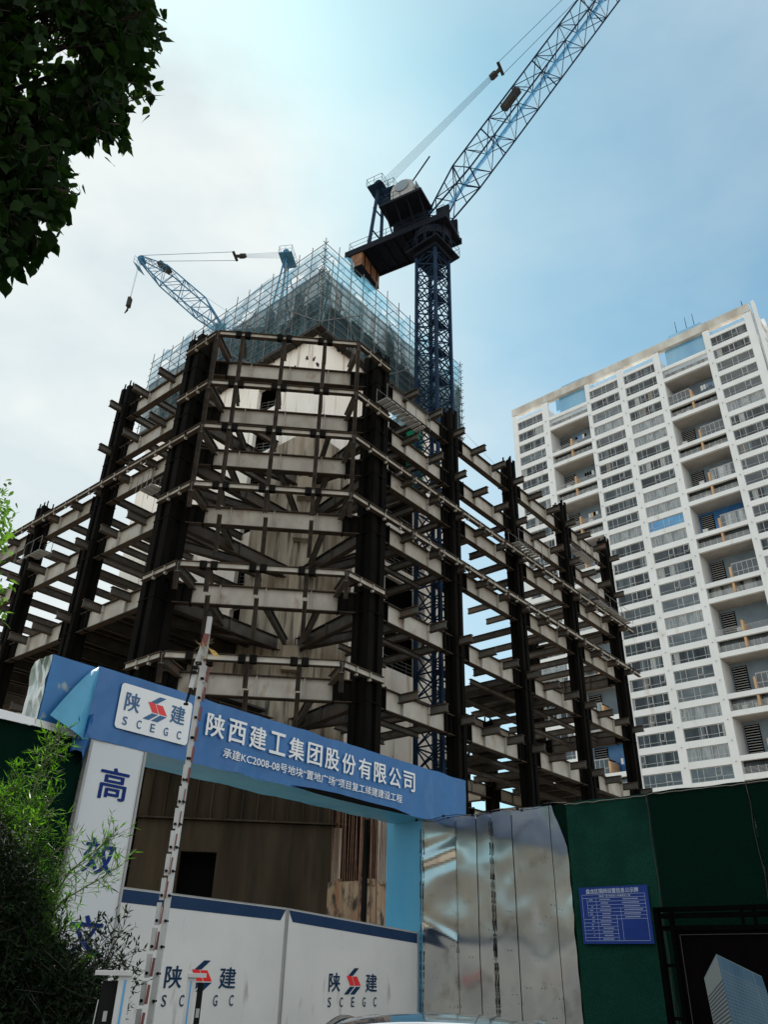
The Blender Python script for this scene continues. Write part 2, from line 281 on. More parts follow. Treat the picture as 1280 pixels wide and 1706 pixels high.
# ---------------------------------------------------------------- site axes
A = R(49.5)
UX, UY = math.cos(A), math.sin(A)
U = V((UX, UY, 0)); W = V((-UY, UX, 0)); Z = V((0, 0, 1))
CR = V((-.72, 40, 0))
def P(u, w, z): return V((CR.x + u * UX - w * UY, CR.y + u * UY + w * UX, z + CAMZ))   # z measured from eye level
def ray(px, py):
    x = px - 640; y = 853 - py; c, s = math.cos(ROLL), math.sin(ROLL); X = c * x - s * y; Y = s * x + c * y
    return V((X, F * math.cos(PITCH) - Y * math.sin(PITCH), F * math.sin(PITCH) + Y * math.cos(PITCH)))
def at(px, py, dist):  # point on the line of sight at a horizontal distance
    r = ray(px, py); r = r * (dist / math.hypot(r.x, r.y)); return V((r.x, r.y, r.z + CAMZ))
def proj(p):
    x, y, z = p[0], p[1], p[2] - CAMZ; c, s = math.cos(PITCH), math.sin(PITCH)
    d = y * c + z * s
    if d < .05: return None
    Y = (-y * s + z * c) * F / d; X = x * F / d; c, s = math.cos(ROLL), math.sin(ROLL)
    return 640 + c * X + s * Y, 853 - (-s * X + c * Y)

# ================================================================ ground
g = MB(); g.poly([(-900, -900, 0), (900, -900, 0), (900, 900, 0), (-900, 900, 0)])
tag(g.build('ground', M['earth']), kind='structure')
rd = MB(); rd.box((0, 3, .002), U, W, Z, 60, 16, .004); o = rd.build('road', M['asphalt']); tag(o, kind='structure')

# ================================================================ unfinished steel building
bld = empty('unfinished_building', P(0, 8, -CAMZ), 'unfinished steel frame building with black columns, bare beams and a pale concrete core', 'building')
LV = [7.1, 12.0, 16.95, 21.85, 25.8, 29.0, 32.65]      # girder undersides F0..F6
GD = 1.2                                             # girder depth
LW = [7.8, 16.1, 24.5, 32.8, 41]
RU = [0, 8.15, 16.2, 24.6, 32.9]
def column_sec(cx, cy, a, n=.28):
    k = a * n; q = a * .30
    pts = [(-a, -a), (-q, -a), (-q, -a + k), (q, -a + k), (q, -a), (a, -a), (a, -q), (a - k, -q), (a - k, q), (a, q), (a, a), (q, a), (q, a - k), (-q, a - k), (-q, a), (-a, a), (-a, q), (-a + k, q), (-a + k, -q), (-a, -q)]
    return [(cx + x * UX - y * UY, cy + x * UY + y * UX) for x, y in pts]
def column(u, w, a, top, base=-CAMZ, rebar=False):
    b = MB(); c = P(u, w, 0)
    b.prism(column_sec(c.x, c.y, a), base + CAMZ, top + CAMZ)
    for lz in LV:                                    # splice collars at each storey
        if lz + GD + .3 < top:
            b.prism([(c.x + (x * UX - y * UY) * (a + .03), c.y + (x * UY + y * UX) * (a + .03)) for x, y in ((-1, -1), (1, -1), (1, 1), (-1, 1))], lz - .06 + CAMZ, lz + CAMZ)
            b.prism([(c.x + (x * UX - y * UY) * (a + .03), c.y + (x * UY + y * UX) * (a + .03)) for x, y in ((-1, -1), (1, -1), (1, 1), (-1, 1))], lz + GD + CAMZ, lz + GD + .06 + CAMZ)
    for x, y in ((-a, -a), (-.5 * a, -a), (a, -a), (a, a), (.5 * a, -a), (a, .4 * a), (-a, .4 * a)):   # ragged splice plates at the head
        q = P(u + x * .9, w + y * .9, top); b.bar(q, q + Z * random.uniform(.15, .45), .12, .05, U)
    return b.build('column', M['column'], bld)
cols = []
column(0, 0, .60, 35.2); column(-8.1, 8.0, .68, 35.4)
for u_ in RU[1:]: column(u_, 0, .43, 35.6)
column(-8.1, LW[1], .50, 35.5); column(-8.1, LW[2], .48, 28.7); column(-8.1, LW[3], .46, 28.7); column(-8.1, LW[4], .46, 24.8)
for u_, w_2, t_ in ((32.9, 8.2, 27.3), (24.6, 8.2, 18.0), (32.9, 16.4, 18.2), (24.6, 16.4, 13.2), (41, 16.4, 13.2), (24.6, 24.6, 18), (41, 24.6, 18.), (16.4, 16.4, 8)): column(u_, w_2, .40, t_)

def girder(a, b, lv, n=3, dark=.85, h=GD, w=.42, name='girder', mats=None, d0=True, d1=True, trim=(0, 0)):
    p = P(a[0], a[1], lv); q = P(b[0], b[1], lv); d = (q - p).normalized()
    p = p + d * trim[0]; q = q - d * trim[1]
    g = MB(); Lg = (q - p).length
    st = [dark / Lg * .97, 1 - dark / Lg * .97, dark / Lg * .45, 1 - dark / Lg * .45] + [(i + 1) / n for i in range(n - 1)]
    g.ibeam(p, q, h, w, stiff=st, dark=dark, dark0=d0, dark1=d1, mf=2)
    for t in (st[0], st[1]):                         # bolted splice collars
        c = p + d * Lg * t
        g.box(c + Z * h * .5, d, d.cross(Z), Z, .07, w + .08, h + .10, 1)
    return g.build(name, (mats or [M['steel'], M['darksteel']]) + [M['flange']], bld)
# perimeter girders
for i, lv in enumerate(LV):
    for k in range(4): girder((RU[k], 0), (RU[k + 1], 0), lv, trim=(.55 if k == 0 else .42, .42))
    girder((-8.1, 7.8), (-8.1, LW[1]), lv, trim=(.65, .5))
    if i <= 4: girder((-8.1, LW[1]), (-8.1, LW[2]), lv, trim=(.5, .5))
    if i <= 4: girder((-8.1, LW[2]), (-8.1, LW[3]), lv, trim=(.5, .5))
    if i <= 3: girder((-8.1, LW[3]), (-8.1, LW[4]), lv, trim=(.5, .5))
    if i: girder((-8.1, 8.0), (0, 0), lv, n=4, trim=(.8, .7), dark=1.0)
# deep ribbed transfer girder over the hoarding
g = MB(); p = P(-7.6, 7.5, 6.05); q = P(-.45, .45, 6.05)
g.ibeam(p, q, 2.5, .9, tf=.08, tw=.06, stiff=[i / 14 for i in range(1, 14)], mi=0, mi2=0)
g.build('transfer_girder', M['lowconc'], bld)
# interior girders
for lv in LV[:6]:
    for a, b in (((-8.1, 8.0), (1.2, 7.9)), ((0, 0), (1.6, 7.2))):
        girder(a, b, lv - .1, n=2, dark=0.01, h=.85, w=.34, name='radial_girder', mats=[M['joist'], M['darksteel']], trim=(.7, .1))
    for a, b in (((-8.1, 11.2), (.8, 8.3)), ((3.0, 0.1), (1.9, 6.9))):
        girder(a, b, lv + .1, n=2, dark=0.01, h=.6, w=.3, name='radial_girder', mats=[M['joist'], M['darksteel']], trim=(.2, .1))
for i, lv in enumerate(LV[:5]):
    if i < 4: girder((32.9, 0), (32.9, 8.2), lv, dark=.7, name='end_girder', mats=[M['joist'], M['darksteel']], trim=(.4, .4))
    if i == 4: girder((32.9, 0), (32.9, 8.2), lv, dark=.7, h=1.0, name='end_girder', mats=[M['joist'], M['darksteel']], trim=(.4, .4))
    if i < 3:
        for k in (2, 3): girder((RU[k], 8.2), (RU[k + 1], 8.2), lv, dark=.5, h=.9, name='inner_girder', mats=[M['steel'], M['darksteel']], trim=(.4, .4))
    if i < 2:
        for a, b in (((16.4, 16.4), (24.6, 16.4)), ((24.6, 16.4), (32.9, 16.4)), ((32.9, 16.4), (41, 16.4)), ((24.6, 8.2), (24.6, 16.4)), ((32.9, 8.2), (32.9, 16.4)), ((41, 16.4), (41, 24.6)), ((24.6, 24.6), (41, 24.6))):
            girder(a, b, lv, dark=.5, h=.9, name='inner_girder', mats=[M['steel'], M['darksteel']], trim=(.4, .4))
# joists: run in from the faces, their ends project past the girders
def joist(p, q, h=.48, w=.28, name='joist', z=None):
    g = MB(); g.ibeam(p, q, h, w, tf=.035, tw=.035, mf=2)
    d = (q - p).normalized()
    return g.build(name, [M['joist'], M['darksteel'], M['flange']], bld)
nj = 0
for i, lv in enumerate(LV):
    if i == 0: continue
    zt = lv + GD - .52
    for k in range(4):
        for t in (1 / 3, 2 / 3, 1):
            u_ = RU[k] + (RU[k + 1] - RU[k]) * t
            if u_ > 33: continue
            outw = -1.35 if not (i in (3, 4)) else -1.0
            # short cantilever stub outside the girder
            joist(P(u_, outw, zt), P(u_, -.03 - .02, zt), name='joist_stub')
            far = None
            if i <= 3: far = 8.0
            elif i == 4: far = 8.0 if t != 1 / 3 or k == 0 else 4
            elif i == 5: far = 7.7 if (k == 0 or t == 1) else None
            elif i == 6: far = 7.7 if (k == 0 and t < 1) else None
            if 9.2 < u_ < 13.6 and far: far = 2.2
            if i == 3 and k == 1: far = None
            if far: joist(P(u_, .05, zt), P(u_, far, zt)); nj += 1
    for k in range(4 if i <= 3 else 3 if i == 4 else 1):
        a, b = LW[k], LW[k + 1]
        for t in (1 / 3, 2 / 3, 1):
            w0 = a + (b - a) * t
            joist(P(-9.45 if i not in (4,) else -9.0, w0, zt), P(-8.15, w0, zt), name='joist_stub')
            far = 1.7 if not (i == 6 and t == 1) else -4
            joist(P(-8.05, w0, zt), P(far, w0, zt)); nj += 1
        if i == 2:
            for t in (1 / 6, .5, 5 / 6):
                w0 = a + (b - a) * t
                joist(P(-8.05, w0, zt - .25), P(1.7, w0, zt - .25), h=.7); nj += 1
# inner cross beams parallel to the right face, a bay in
for i, lv in enumerate(LV[1:5]):
    for w0 in (2.7, 5.4):
        for a, b in ((3.5, 8.0), (13.8, 16.2), (16.3, 24.4), (24.8, 32.7)):
            if i in (2, 3) and a > 8: continue
            if i >= 2 and a > 20: continue
            joist(P(a, w0, lv + .35), P(b, w0, lv + .35), h=.35, w=.22, name='tie_beam')
# outer ring beams, cantilevered on the corner, with hanging posts
OFF = .85
def ring(p, q, stiff_n, name='ring_beam', h=.36, w=.26):
    g = MB(); st = [i / stiff_n for i in range(1, stiff_n)]
    g.ibeam(p, q, h, w, tf=.035, tw=.03, stiff=st, mf=2)
    for s_ in st:
        c = p + (q - p) * s_; d = (q - p).normalized(); g.box(c - Z * .06, d, d.cross(Z), Z, .12, .16, .12, 0)
    return g.build(name, [M['steel'], M['darksteel'], M['flange']], bld)
for i, lv in enumerate(LV):
    if i == 0: continue
    z = lv + (1.0 if i < 6 else 1.25)
    c1 = (-8.1 - OFF, 5.35); c2 = (-2.75, -OFF)
    a_ = P(c1[0], c1[1], z); b_ = P(c2[0], c2[1], z); d = (b_ - a_).normalized()
    g = MB(); g.ibeam(a_ + d * .1, b_ - d * .1, .36, .26, tf=.035, tw=.03, mf=2)
    n_out = d.cross(Z); n_out = -n_out if n_out.dot(V((0, -1, 0))) < 0 else n_out
    fr = (.18, .47, .76)
    for t in fr:                                     # black bolted collars beside each post
        c = a_ + (b_ - a_) * t + Z * .18
        for s_ in (-.28, .28): g.box(c + d * s_, d, n_out, Z, .34, .30, .40, 1)
    g.build('ring_beam', [M['steel'], M['darksteel'], M['flange']], bld)
    for (s1, s2, nm) in ((P(-8.1 - OFF, 5.35, z), P(-8.1 - OFF, 8.4 if i != 4 else 34, z), 3), (P(-2.75, -OFF, z), P(.35 if i not in (3, 4) else 35.0, -OFF, z), 3)):
        Lg = (s2 - s1).length; ring(s1, s2, max(3, int(Lg / 1.4)))
    # inner return edge of the corner (knuckle)
    for p_, q_ in ((c1, (-6.8, 6.7)), (c2, (-1.4, 1.2))):
        k = MB(); k.ibeam(P(p_[0], p_[1], z - .25), P(q_[0], q_[1], z - .15), .5, .3, tf=.04, tw=.04); k.build('knuckle_bracket', [M['joist'], M['darksteel']], bld)
    zl = (LV[i - 1] + GD + .2) if i >= 4 else z - 1.15
    for t in (0.0, .18, .47, .76, 1.0):
        c = a_ + (b_ - a_) * t + Z * .36
        h = MB(); lean = n_out * (-.25)
        zz = zl if t in (0, 1) or i >= 4 else z - 1.2
        bot = V((c.x, c.y, zz + CAMZ)) + lean
        h.bar(c, bot, .20, .03, n_out); 
        dd = (bot - c).normalized(); sd_ = d
        h.bar(c + sd_ * .1, bot + sd_ * .1, .03, .22, n_out); h.bar(c - sd_ * .1, bot - sd_ * .1, .03, .22, n_out)
        h.build('hanger_post', M['hanger'], bld)
        if i < 4 and 0 < t < 1:
            h = MB(); c2_ = a_ + (b_ - a_) * t - n_out * 1.1; top_ = V((c2_.x, c2_.y, lv - .02 + CAMZ)); bt = top_ - Z * 2.1 - n_out * .5
            h.bar(top_, bt, .2, .03, n_out); h.bar(top_ + d * .1, bt + d * .1, .03, .2, n_out); h.bar(top_ - d * .1, bt - d * .1, .03, .2, n_out)
            h.build('hanger_post', M['hanger'], bld)
    for t in (.18, .47, .76):                        # outriggers between chamfer girder and ring beam
        c = a_ + (b_ - a_) * t
        k = MB(); k.ibeam(c - n_out * 1.9, c - n_out * .05, .34, .2, tf=.03, tw=.03); k.build('outrigger', [M['joist'], M['darksteel']], bld)
    # diagonal braces in plan under the corner
    for p_, q_ in (((-6.2, 6.1), (-3.2, 8.3)), ((-1.9, 1.9), (1.2, 6.2)), ((-4.05, 4.0), (.9, 7.4))):
        if i == 6 or (p_[0] == -4.05 and i % 2): continue
        k = MB(); k.ibeam(P(p_[0], p_[1], lv + .1), P(q_[0], q_[1], lv + .1), .5, .25, tf=.03, tw=.03); k.build('plan_brace', [M['joist'], M['darksteel']], bld)

# concrete core
cm = MB()
cu0, cw0, cu1, cw1 = 1.15, 7.15, 18.2, 29.0
ctop = 43.6
def core_wall(face, s0, s1, z0, z1, holes, mb, t=.35, mi=0):
    """wall panel with holes cut; face 'L' (plane u=cu0, s=w) or 'R' (plane w=cw0, s=u)"""
    xs = sorted({s0, s1} | {h[0] for h in holes} | {h[1] for h in holes}); zs = sorted({z0, z1} | {h[2] for h in holes} | {h[3] for h in holes})
    for i in range(len(xs) - 1):
        for j in range(len(zs) - 1):
            xm = (xs[i] + xs[i + 1]) / 2; zm = (zs[j] + zs[j + 1]) / 2
            if any(h[0] < xm < h[1] and h[2] < zm < h[3] for h in holes): continue
            if face == 'L': mb.box(P(cu0 + t / 2, xm, zm), U, W, Z, t, xs[i + 1] - xs[i], zs[j + 1] - zs[j], mi)
            else: mb.box(P(xm, cw0 + t / 2, zm), U, W, Z, xs[i + 1] - xs[i], t, zs[j + 1] - zs[j], mi)
holesL = [(11.2, 13.6, z, z + 2.6) for z in (18.6, 22.6, 26.9, 30.2, 33.6, 37.6)] + [(23.2, 25.4, z, z + 2.4) for z in (18.6, 22.8, 26.6, 30.4, 34.0, 38.0)] + [(17.4, 18.4, z, z + 1.6) for z in (34.4, 38.4)]
holesR = [(9.8, 14.6, z, z + 3.0) for z in (18.4, 22.4, 26.4, 30.2, 34.0, 38.2)]
core_wall('L', cw0 + .35, cw1, -CAMZ, ctop, holesL, cm)
core_wall('R', cu0, cu1, -CAMZ, ctop, holesR, cm)
cm.box(P(cu1 - .175, (cw0 + cw1) / 2, (ctop - CAMZ) / 2), U, W, Z, .35, cw1 - cw0 - .8, ctop + CAMZ)
cm.box(P((cu0 + cu1) / 2, cw1 - .175, (ctop - CAMZ) / 2), U, W, Z, cu1 - cu0 - .8, .35, ctop + CAMZ)
core = cm.build('core_wall', M['core'], bld)
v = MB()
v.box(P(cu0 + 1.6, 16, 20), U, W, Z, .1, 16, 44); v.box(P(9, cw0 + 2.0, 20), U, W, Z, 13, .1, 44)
v.build('core_shade_panel', M['void'], bld)  # black panels stand in for the shade inside the core openings
for hs, fc in ((holesL, 'L'), (holesR, 'R')):          # stair rails in the openings
    for h in hs:
        if h[1] - h[0] < 1.5: continue
        r_ = MB()
        for k in range(4):
            zz = h[2] + .25 + k * .28
            a_, b_ = (P(cu0 + .5, h[0], zz - .3), P(cu0 + .5, h[1], zz + .5)) if fc == 'L' else (P(h[0], cw0 + .5, zz), P(h[1], cw0 + .5, zz))
            r_.tube(a_, b_, .025, n=5)
        for k in range(4):
            f_ = k / 3; s_ = h[0] + (h[1] - h[0]) * f_
            p_ = P(cu0 + .5, s_, h[2] - .1 + (.5 * f_)) if fc == 'L' else P(s_, cw0 + .5, h[2]); r_.tube(p_, p_ + Z * 1.2, .02, n=5)
        r_.build('stair_rail', M['pipe'], bld)
for h in holesR[-2:]: gn = MB(); gn.box(P((h[0] + h[1]) / 2 + 1.2, cw0 + .15, (h[2] + h[3]) / 2), U, W, Z, 2.2, .02, 2.6); gn.build('green_netting', M['greennet'], bld)
# torn anchor pockets on the upper core
ap = MB()
for (px, py) in ((503, 562), (540, 566), (483, 572), (566, 583), (512, 597), (523, 599), (529, 607), (491, 614)):
    r_ = ray(px, py)
    for pl, nv, c0 in (('R', W, P(cu0, cw0 - .02, 0)), ('L', U, P(cu0 - .02, cw0, 0))):
        o_ = V((0, 0, CAMZ)); k = (c0 - o_).dot(nv) / r_.dot(nv); h = o_ + r_ * k
        s_ = (h - P(cu0, cw0, 0)).dot(U if pl == 'R' else W)
        if s_ > 0:
            sz = .32 if py < 590 else .14
            for q in range(5):
                c = h + (U if pl == 'R' else W) * random.uniform(-.3, .3) * sz * 2 + Z * random.uniform(-.4, .4) * sz * 2
                ap.box(c, U if pl == 'R' else W, nv, (Z + (U if pl == 'R' else W) * random.uniform(-.5, .5)).normalized(), sz * random.uniform(.4, .9), .12, sz * random.uniform(.8, 1.8))
            break
ap.build('anchor_pocket', M['stub'], bld)
# thicker old pier round the core corner
pr = MB()
def corner_prism(mb, a, ln1, ln2, z0, z1, slope=0, mi=0):
    """L-shaped pier proud of the core corner, chamfered nose"""
    x0, y0 = cu0 - a, cw0 - a
    pts = [(x0 + 1.3, y0 + .0), (x0, y0 + 1.3), (x0, y0 + ln1), (cu0 - .01, y0 + ln1), (cu0 - .01, cw0 - .01), (x0 + ln2, cw0 - .01), (x0 + ln2, y0)]
    pts = [(x0 + 1.3, y0), (x0 + ln2, y0), (x0 + ln2, cw0 - .01), (cu0 - .01, cw0 - .01), (cu0 - .01, y0 + ln1), (x0, y0 + ln1), (x0, y0 + 1.3)]
    q = [P(x, y, 0) for x, y in pts]
    mb.prism([(t.x, t.y) for t in q], z0 + CAMZ, z1 + CAMZ, mi)
corner_prism(pr, .55, 5.2, 5.0, -CAMZ, 28.6); corner_prism(pr, .4, 4.3, 4.2, 28.6, 33.0)
pr.build('corner_pier', M['oldconc'], bld)
for lv in LV[1:6]:                                   # corbels under the fan of beams
    cp = MB(); cp.box(P(1.05, 7.05, lv - .75), (U + W).normalized(), (U - W).normalized(), Z, .9, 1.0, 1.5); cp.build('corbel', M['oldconc'], bld)
# old concrete wall behind the hoarding with a dark opening
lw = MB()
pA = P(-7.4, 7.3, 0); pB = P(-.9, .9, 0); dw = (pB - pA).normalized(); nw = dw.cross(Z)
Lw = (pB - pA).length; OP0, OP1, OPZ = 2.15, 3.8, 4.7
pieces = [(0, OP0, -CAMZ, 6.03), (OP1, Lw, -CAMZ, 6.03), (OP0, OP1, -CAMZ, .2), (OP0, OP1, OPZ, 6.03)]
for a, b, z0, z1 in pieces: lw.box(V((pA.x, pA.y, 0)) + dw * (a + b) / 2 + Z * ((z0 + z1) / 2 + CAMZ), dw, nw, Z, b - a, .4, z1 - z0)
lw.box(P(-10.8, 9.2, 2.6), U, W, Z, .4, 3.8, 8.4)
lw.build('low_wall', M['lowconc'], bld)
v = MB(); v.box(V((pA.x, pA.y, 0)) + dw * 3.2 + Z * 4.2 - nw * 1.2, dw, nw, Z, 4, .1, 6.5); v.build('opening_shade_panel', M['void'], bld)  # black panel stands in for the shade behind the wall opening
# plinth round the front column, with rebar
pl = MB(); c = P(0, 0, 0)
pl.prism([(c.x + (x * UX - y * UY) * 1.15, c.y + (x * UY + y * UX) * 1.15) for x, y in ((-1, -1), (1, -1), (1, 1), (-1, 1))], 0, 3.6 + CAMZ)
for k in range(18):
    q = P(random.uniform(-1.15, 1.15), random.choice((-1.15, -1.1)) if k % 2 else random.uniform(-1.1, 1.1), 3.6); pl.box(q, U, W, Z, random.uniform(.15, .45), random.uniform(.1, .3), random.uniform(.05, .3))
pl.build('column_plinth', M['rustconc'], bld)
rb = MB()
for k in range(16):
    t = k / 15; x = -1.05 + 2.1 * t
    for (x_, y_) in ((x, -1.05), (-1.05, x)): rb.tube(P(x_, y_, 3.5), P(x_ + random.uniform(-.1, .1), y_ + random.uniform(-.1, .1), random.uniform(7.8, 9.5)), .022, n=5)
for k in range(4): rb.tube(P(-1.4 + .35 * k, -1.3 - .05 * k, 1.0), P(-1.4 + .35 * k, -1.25, random.uniform(5, 8.5)), .03, n=5)
rb.build('starter_bars', M['rebar'], bld)
# solid decks seen from below
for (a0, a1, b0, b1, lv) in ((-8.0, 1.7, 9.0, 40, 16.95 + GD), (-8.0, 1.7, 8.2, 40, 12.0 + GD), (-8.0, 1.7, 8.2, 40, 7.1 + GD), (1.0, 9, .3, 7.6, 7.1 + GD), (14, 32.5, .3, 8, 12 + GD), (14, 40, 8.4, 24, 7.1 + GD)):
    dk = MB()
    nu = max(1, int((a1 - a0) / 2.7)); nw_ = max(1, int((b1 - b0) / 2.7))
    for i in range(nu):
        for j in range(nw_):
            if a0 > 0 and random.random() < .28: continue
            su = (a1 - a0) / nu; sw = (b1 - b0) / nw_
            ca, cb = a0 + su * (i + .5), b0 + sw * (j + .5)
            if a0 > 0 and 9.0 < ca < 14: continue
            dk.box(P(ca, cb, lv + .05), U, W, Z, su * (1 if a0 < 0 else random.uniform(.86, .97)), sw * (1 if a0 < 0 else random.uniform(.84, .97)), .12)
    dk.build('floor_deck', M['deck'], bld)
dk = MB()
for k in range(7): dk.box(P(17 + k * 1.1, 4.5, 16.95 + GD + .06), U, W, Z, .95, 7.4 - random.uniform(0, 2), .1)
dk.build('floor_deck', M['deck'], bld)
# timber-decked work platforms with guard rails hung on the frame
def work_platform(u0, w0, z, ax, ln):
    wp = MB(); o_ = P(u0, w0, z); side = ax.cross(Z)
    for k in range(int(ln / .45)): wp.box(o_ + ax * (.45 * k + .2) + Z * .05, ax, side, Z, random.uniform(.25, .4), .8, .05)
    q = wp.build('work_platform', M['winch'], bld)
    r_ = MB()
    for s_ in (-.42, .42):
        r_.tube(o_ + side * s_ + Z * 1.1, o_ + side * s_ + ax * ln + Z * 1.1, .022, n=5)
        for k in range(4):
            b_ = o_ + side * s_ + ax * ln * k / 3; r_.tube(b_, b_ + Z * 1.1, .022, n=5)
    r_.build('guard_rail', M['pipe'], q)
work_platform(-.9, -1.3, 30.6, U, 4.4); work_platform(14.6, -1.0, 27.3, U, 3.4); work_platform(27.5, -.9, 27.3, U, 6.5); work_platform(26, -.5, 31.4, U, 3)
work_platform(-8.3, 22.5, 24.5, W, 3.4); work_platform(-8.8, 9.0, 24.3, W, 1.6)

# ================================================================ scaffold round the top of the core
scf = empty('scaffold', P(.4, 6.4, 43), 'netted scaffold wrapped round the top of the concrete core', 'scaffold')
zb, zt_ = 42.6, 52.0
def sface(face, s):   # outer line
    return (.5, s) if face == 'L' else (s, 6.5)
faces = {'L': (6.5, 30.0), 'R': (.5, 19.6), 'E': (6.5, 30.0)}
def SP(face, s, z, inn=0):
    if face == 'L': return P(.5 + inn, s, z)
    if face == 'R': return P(s, 6.5 + inn, z)
    return P(19.6 - inn, s, z)
for face, (a, b) in faces.items():
    n = round((b - a) / 1.55)
    for k in range(n + 1):
        if face == 'R' and k == 0: continue
        if face == 'E' and (k == 0 or k > 10): continue
        s_ = a + (b - a) * k / n
        pb = MB(); jit = random.uniform(-.05, .05)
        pb.tube(SP(face, s_, zb - random.uniform(0, .3)), SP(face, s_ + jit, zt_ + random.uniform(0, .7)), .04, n=5)
        pb.build('standard_pole', M['pipe'], scf)
        if face != 'E':
            pb = MB(); pb.tube(SP(face, s_, zb, 1.0), SP(face, s_, zt_ - 1.5, 1.0), .04, n=5); pb.build('inner_pole', M['pipe'], scf)
    for k in range(12):
        z_ = zb + .2 + k * .8; lb = MB()
        if z_ > zt_ + .3: continue
        lb.tube(SP(face, a - .3, z_), SP(face, b + .3, z_ + random.uniform(-.04, .04)), .035, n=5)
        if k < 10 and k % 2 == 0 and face != 'E': lb.tube(SP(face, a + .4, z_, 1.0), SP(face, b, z_, 1.0), .035, n=5)
        lb.build('ledger', M['pipe'], scf)
        lb = MB()
        if face != 'E' and k % 2 == 0:
            for j in range(n): lb.tube(SP(face, a + (b - a) * (j + .5) / n, z_, -.05), SP(face, a + (b - a) * (j + .5) / n, z_, 1.1), .03, n=4)
            lb.build('transom_row', M['pipe'], scf)
    for k in range(0, n - 2, 5):                      # long diagonals
        s0 = a + (b - a) * k / n; s1 = a + (b - a) * min(n, k + 3) / n
        db = MB(); db.tube(SP(face, s0, zb + .3, -.08), SP(face, s1, zb + 4.6, -.08), .045, n=5); db.tube(SP(face, s1, zb + .3, -.14), SP(face, s0, zb + 6.2, -.14), .04, n=5); db.build('brace', M['pipe'], scf)
# nets, slightly billowed
def net(face, a, b, z0, z1, off, mt, name, sag=.18, ragged=0):
    nn = int((b - a) / .5); mm = max(3, int((z1 - z0) / .5)); mb = MB(); vs = []
    for j in range(mm + 1):
        for i in range(nn + 1):
            s_ = a + (b - a) * i / nn; z_ = z0 + (z1 - z0) * j / mm
            if ragged and j == mm: z_ += ragged * (noise.noise(V((s_ * .7, 3, z0))) - .2)
            if ragged and j == 0: z_ += .8 * ragged * noise.noise(V((s_ * .5, 9, z0)))
            o_ = off + sag * noise.noise(V((s_ * .5, z_ * .45, 5 + off)))
            vs.append(SP(face, s_, z_, o_))
    for j in range(mm):
        for i in range(nn):
            if ragged and noise.noise(V((i * .23, j * .5, z0 * 3.1 + (7 if face == 'L' else 2)))) > .42: continue
            k = j * (nn + 1) + i; mb.poly([vs[k], vs[k + 1], vs[k + nn + 2], vs[k + nn + 1]])
    mb.build(name, mt, scf, smooth=True)
for face, (a, b) in faces.items():
    net(face, a, b, zb, 48.8, .12, M['net'], 'lower_netting')
    net(face, a, b, 48.7, 51.9, .10, M['netlight'], 'upper_netting', .25, 1.0)
# plank soffit along the foot of the scaffold
pk = MB()
pk.box(P(.80, 18.0, zb - .05), U, W, Z, .66, 23.4, .22); pk.box(P(10.2, 6.80, zb - .05), U, W, Z, 18.1, .66, .22)
for s_ in [6.9 + k * 1.3 for k in range(18)]: pk.bar(P(.42, s_, zb - .24), P(1.12, s_, zb - .24), .12, .16)
for s_ in [1.2 + k * 1.3 for k in range(14)]: pk.bar(P(s_, 6.42, zb - .24), P(s_, 7.12, zb - .24), .12, .16)
pk.build('plank_soffit', M['stub'], scf)
# formwork and column stubs at the working level
fw = empty('core_formwork', P(10, 18, 43.6), 'dark formwork and column stubs standing behind the scaffold netting', 'formwork')
b_ = MB(); s_ = cw0 + .6
while s_ < cw1 - .5:
    e_ = s_ + random.uniform(1.5, 2.6); b_.box(P(cu0 + .9, (s_ + e_) / 2, 43.6 + 1.9), U, W, Z, .2, e_ - s_ - .12, 3.8 + random.uniform(-.5, .6) * 2 + .2); s_ = e_ 
s_ = cu0 + .9
while s_ < cu1 - .5:
    e_ = s_ + random.uniform(1.5, 2.6); b_.box(P((s_ + e_) / 2, cw0 + .9, 43.6 + 1.9), U, W, Z, e_ - s_ - .12, .2, 3.8 + random.uniform(-.5, .6) * 2 + .2); s_ = e_
b_.build('form_panel', M['stub'], fw)
for (u0, w0) in ((3.0, 8.6), (7.2, 8.6), (11.4, 8.6), (15.6, 8.6), (2.6, 11.5), (2.6, 15.2), (2.6, 19), (2.6, 22.6), (2.6, 25.2), (2.6, 27.6)):
    k = MB(); k.box(P(u0, w0, 47.1), U, W, Z, .55, .55, 7.0 + random.uniform(-.5, .8))
    for q in range(6): k.tube(P(u0 + random.uniform(-.25, .25), w0 + random.uniform(-.25, .25), 50), P(u0 + random.uniform(-.35, .35), w0 + random.uniform(-.35, .35), 51.6), .02, n=4)
    k.build('column_stub', M['stub'], fw)
# ================================================================ cranes
def lattice(mb, p, q, side, s0, s1, h0, h1, n, rc=.07, rb=.035, k_brace=False):
    """four chord truss from p to q; side = horizontal lateral axis; widths s0->s1, depths h0->h1"""
    p = V(p); q = V(q); d = (q - p).normalized(); upv = side.cross(d).normalized()
    def c(i, a, b):
        t = i / n; return p + (q - p) * t + side * (a * (s0 + (s1 - s0) * t) / 2) + upv * (b * (h0 + (h1 - h0) * t) / 2)
    cor = ((-1, -1), (1, -1), (1, 1), (-1, 1))
    for a, b in cor: mb.tube(c(0, a, b), c(n, a, b), rc, n=6)
    for i in range(n + 1):
        for k in range(4):
            a, b = cor[k]; a2, b2 = cor[(k + 1) % 4]
            if i % 2 == k % 2 or i in (0, n): mb.tube(c(i, a, b), c(i, a2, b2), rb, n=5)
            if i < n:
                if (i + k) % 2: mb.tube(c(i, a, b), c(i + 1, a2, b2), rb, n=5)
                else: mb.tube(c(i + 1, a, b), c(i, a2, b2), rb, n=5)
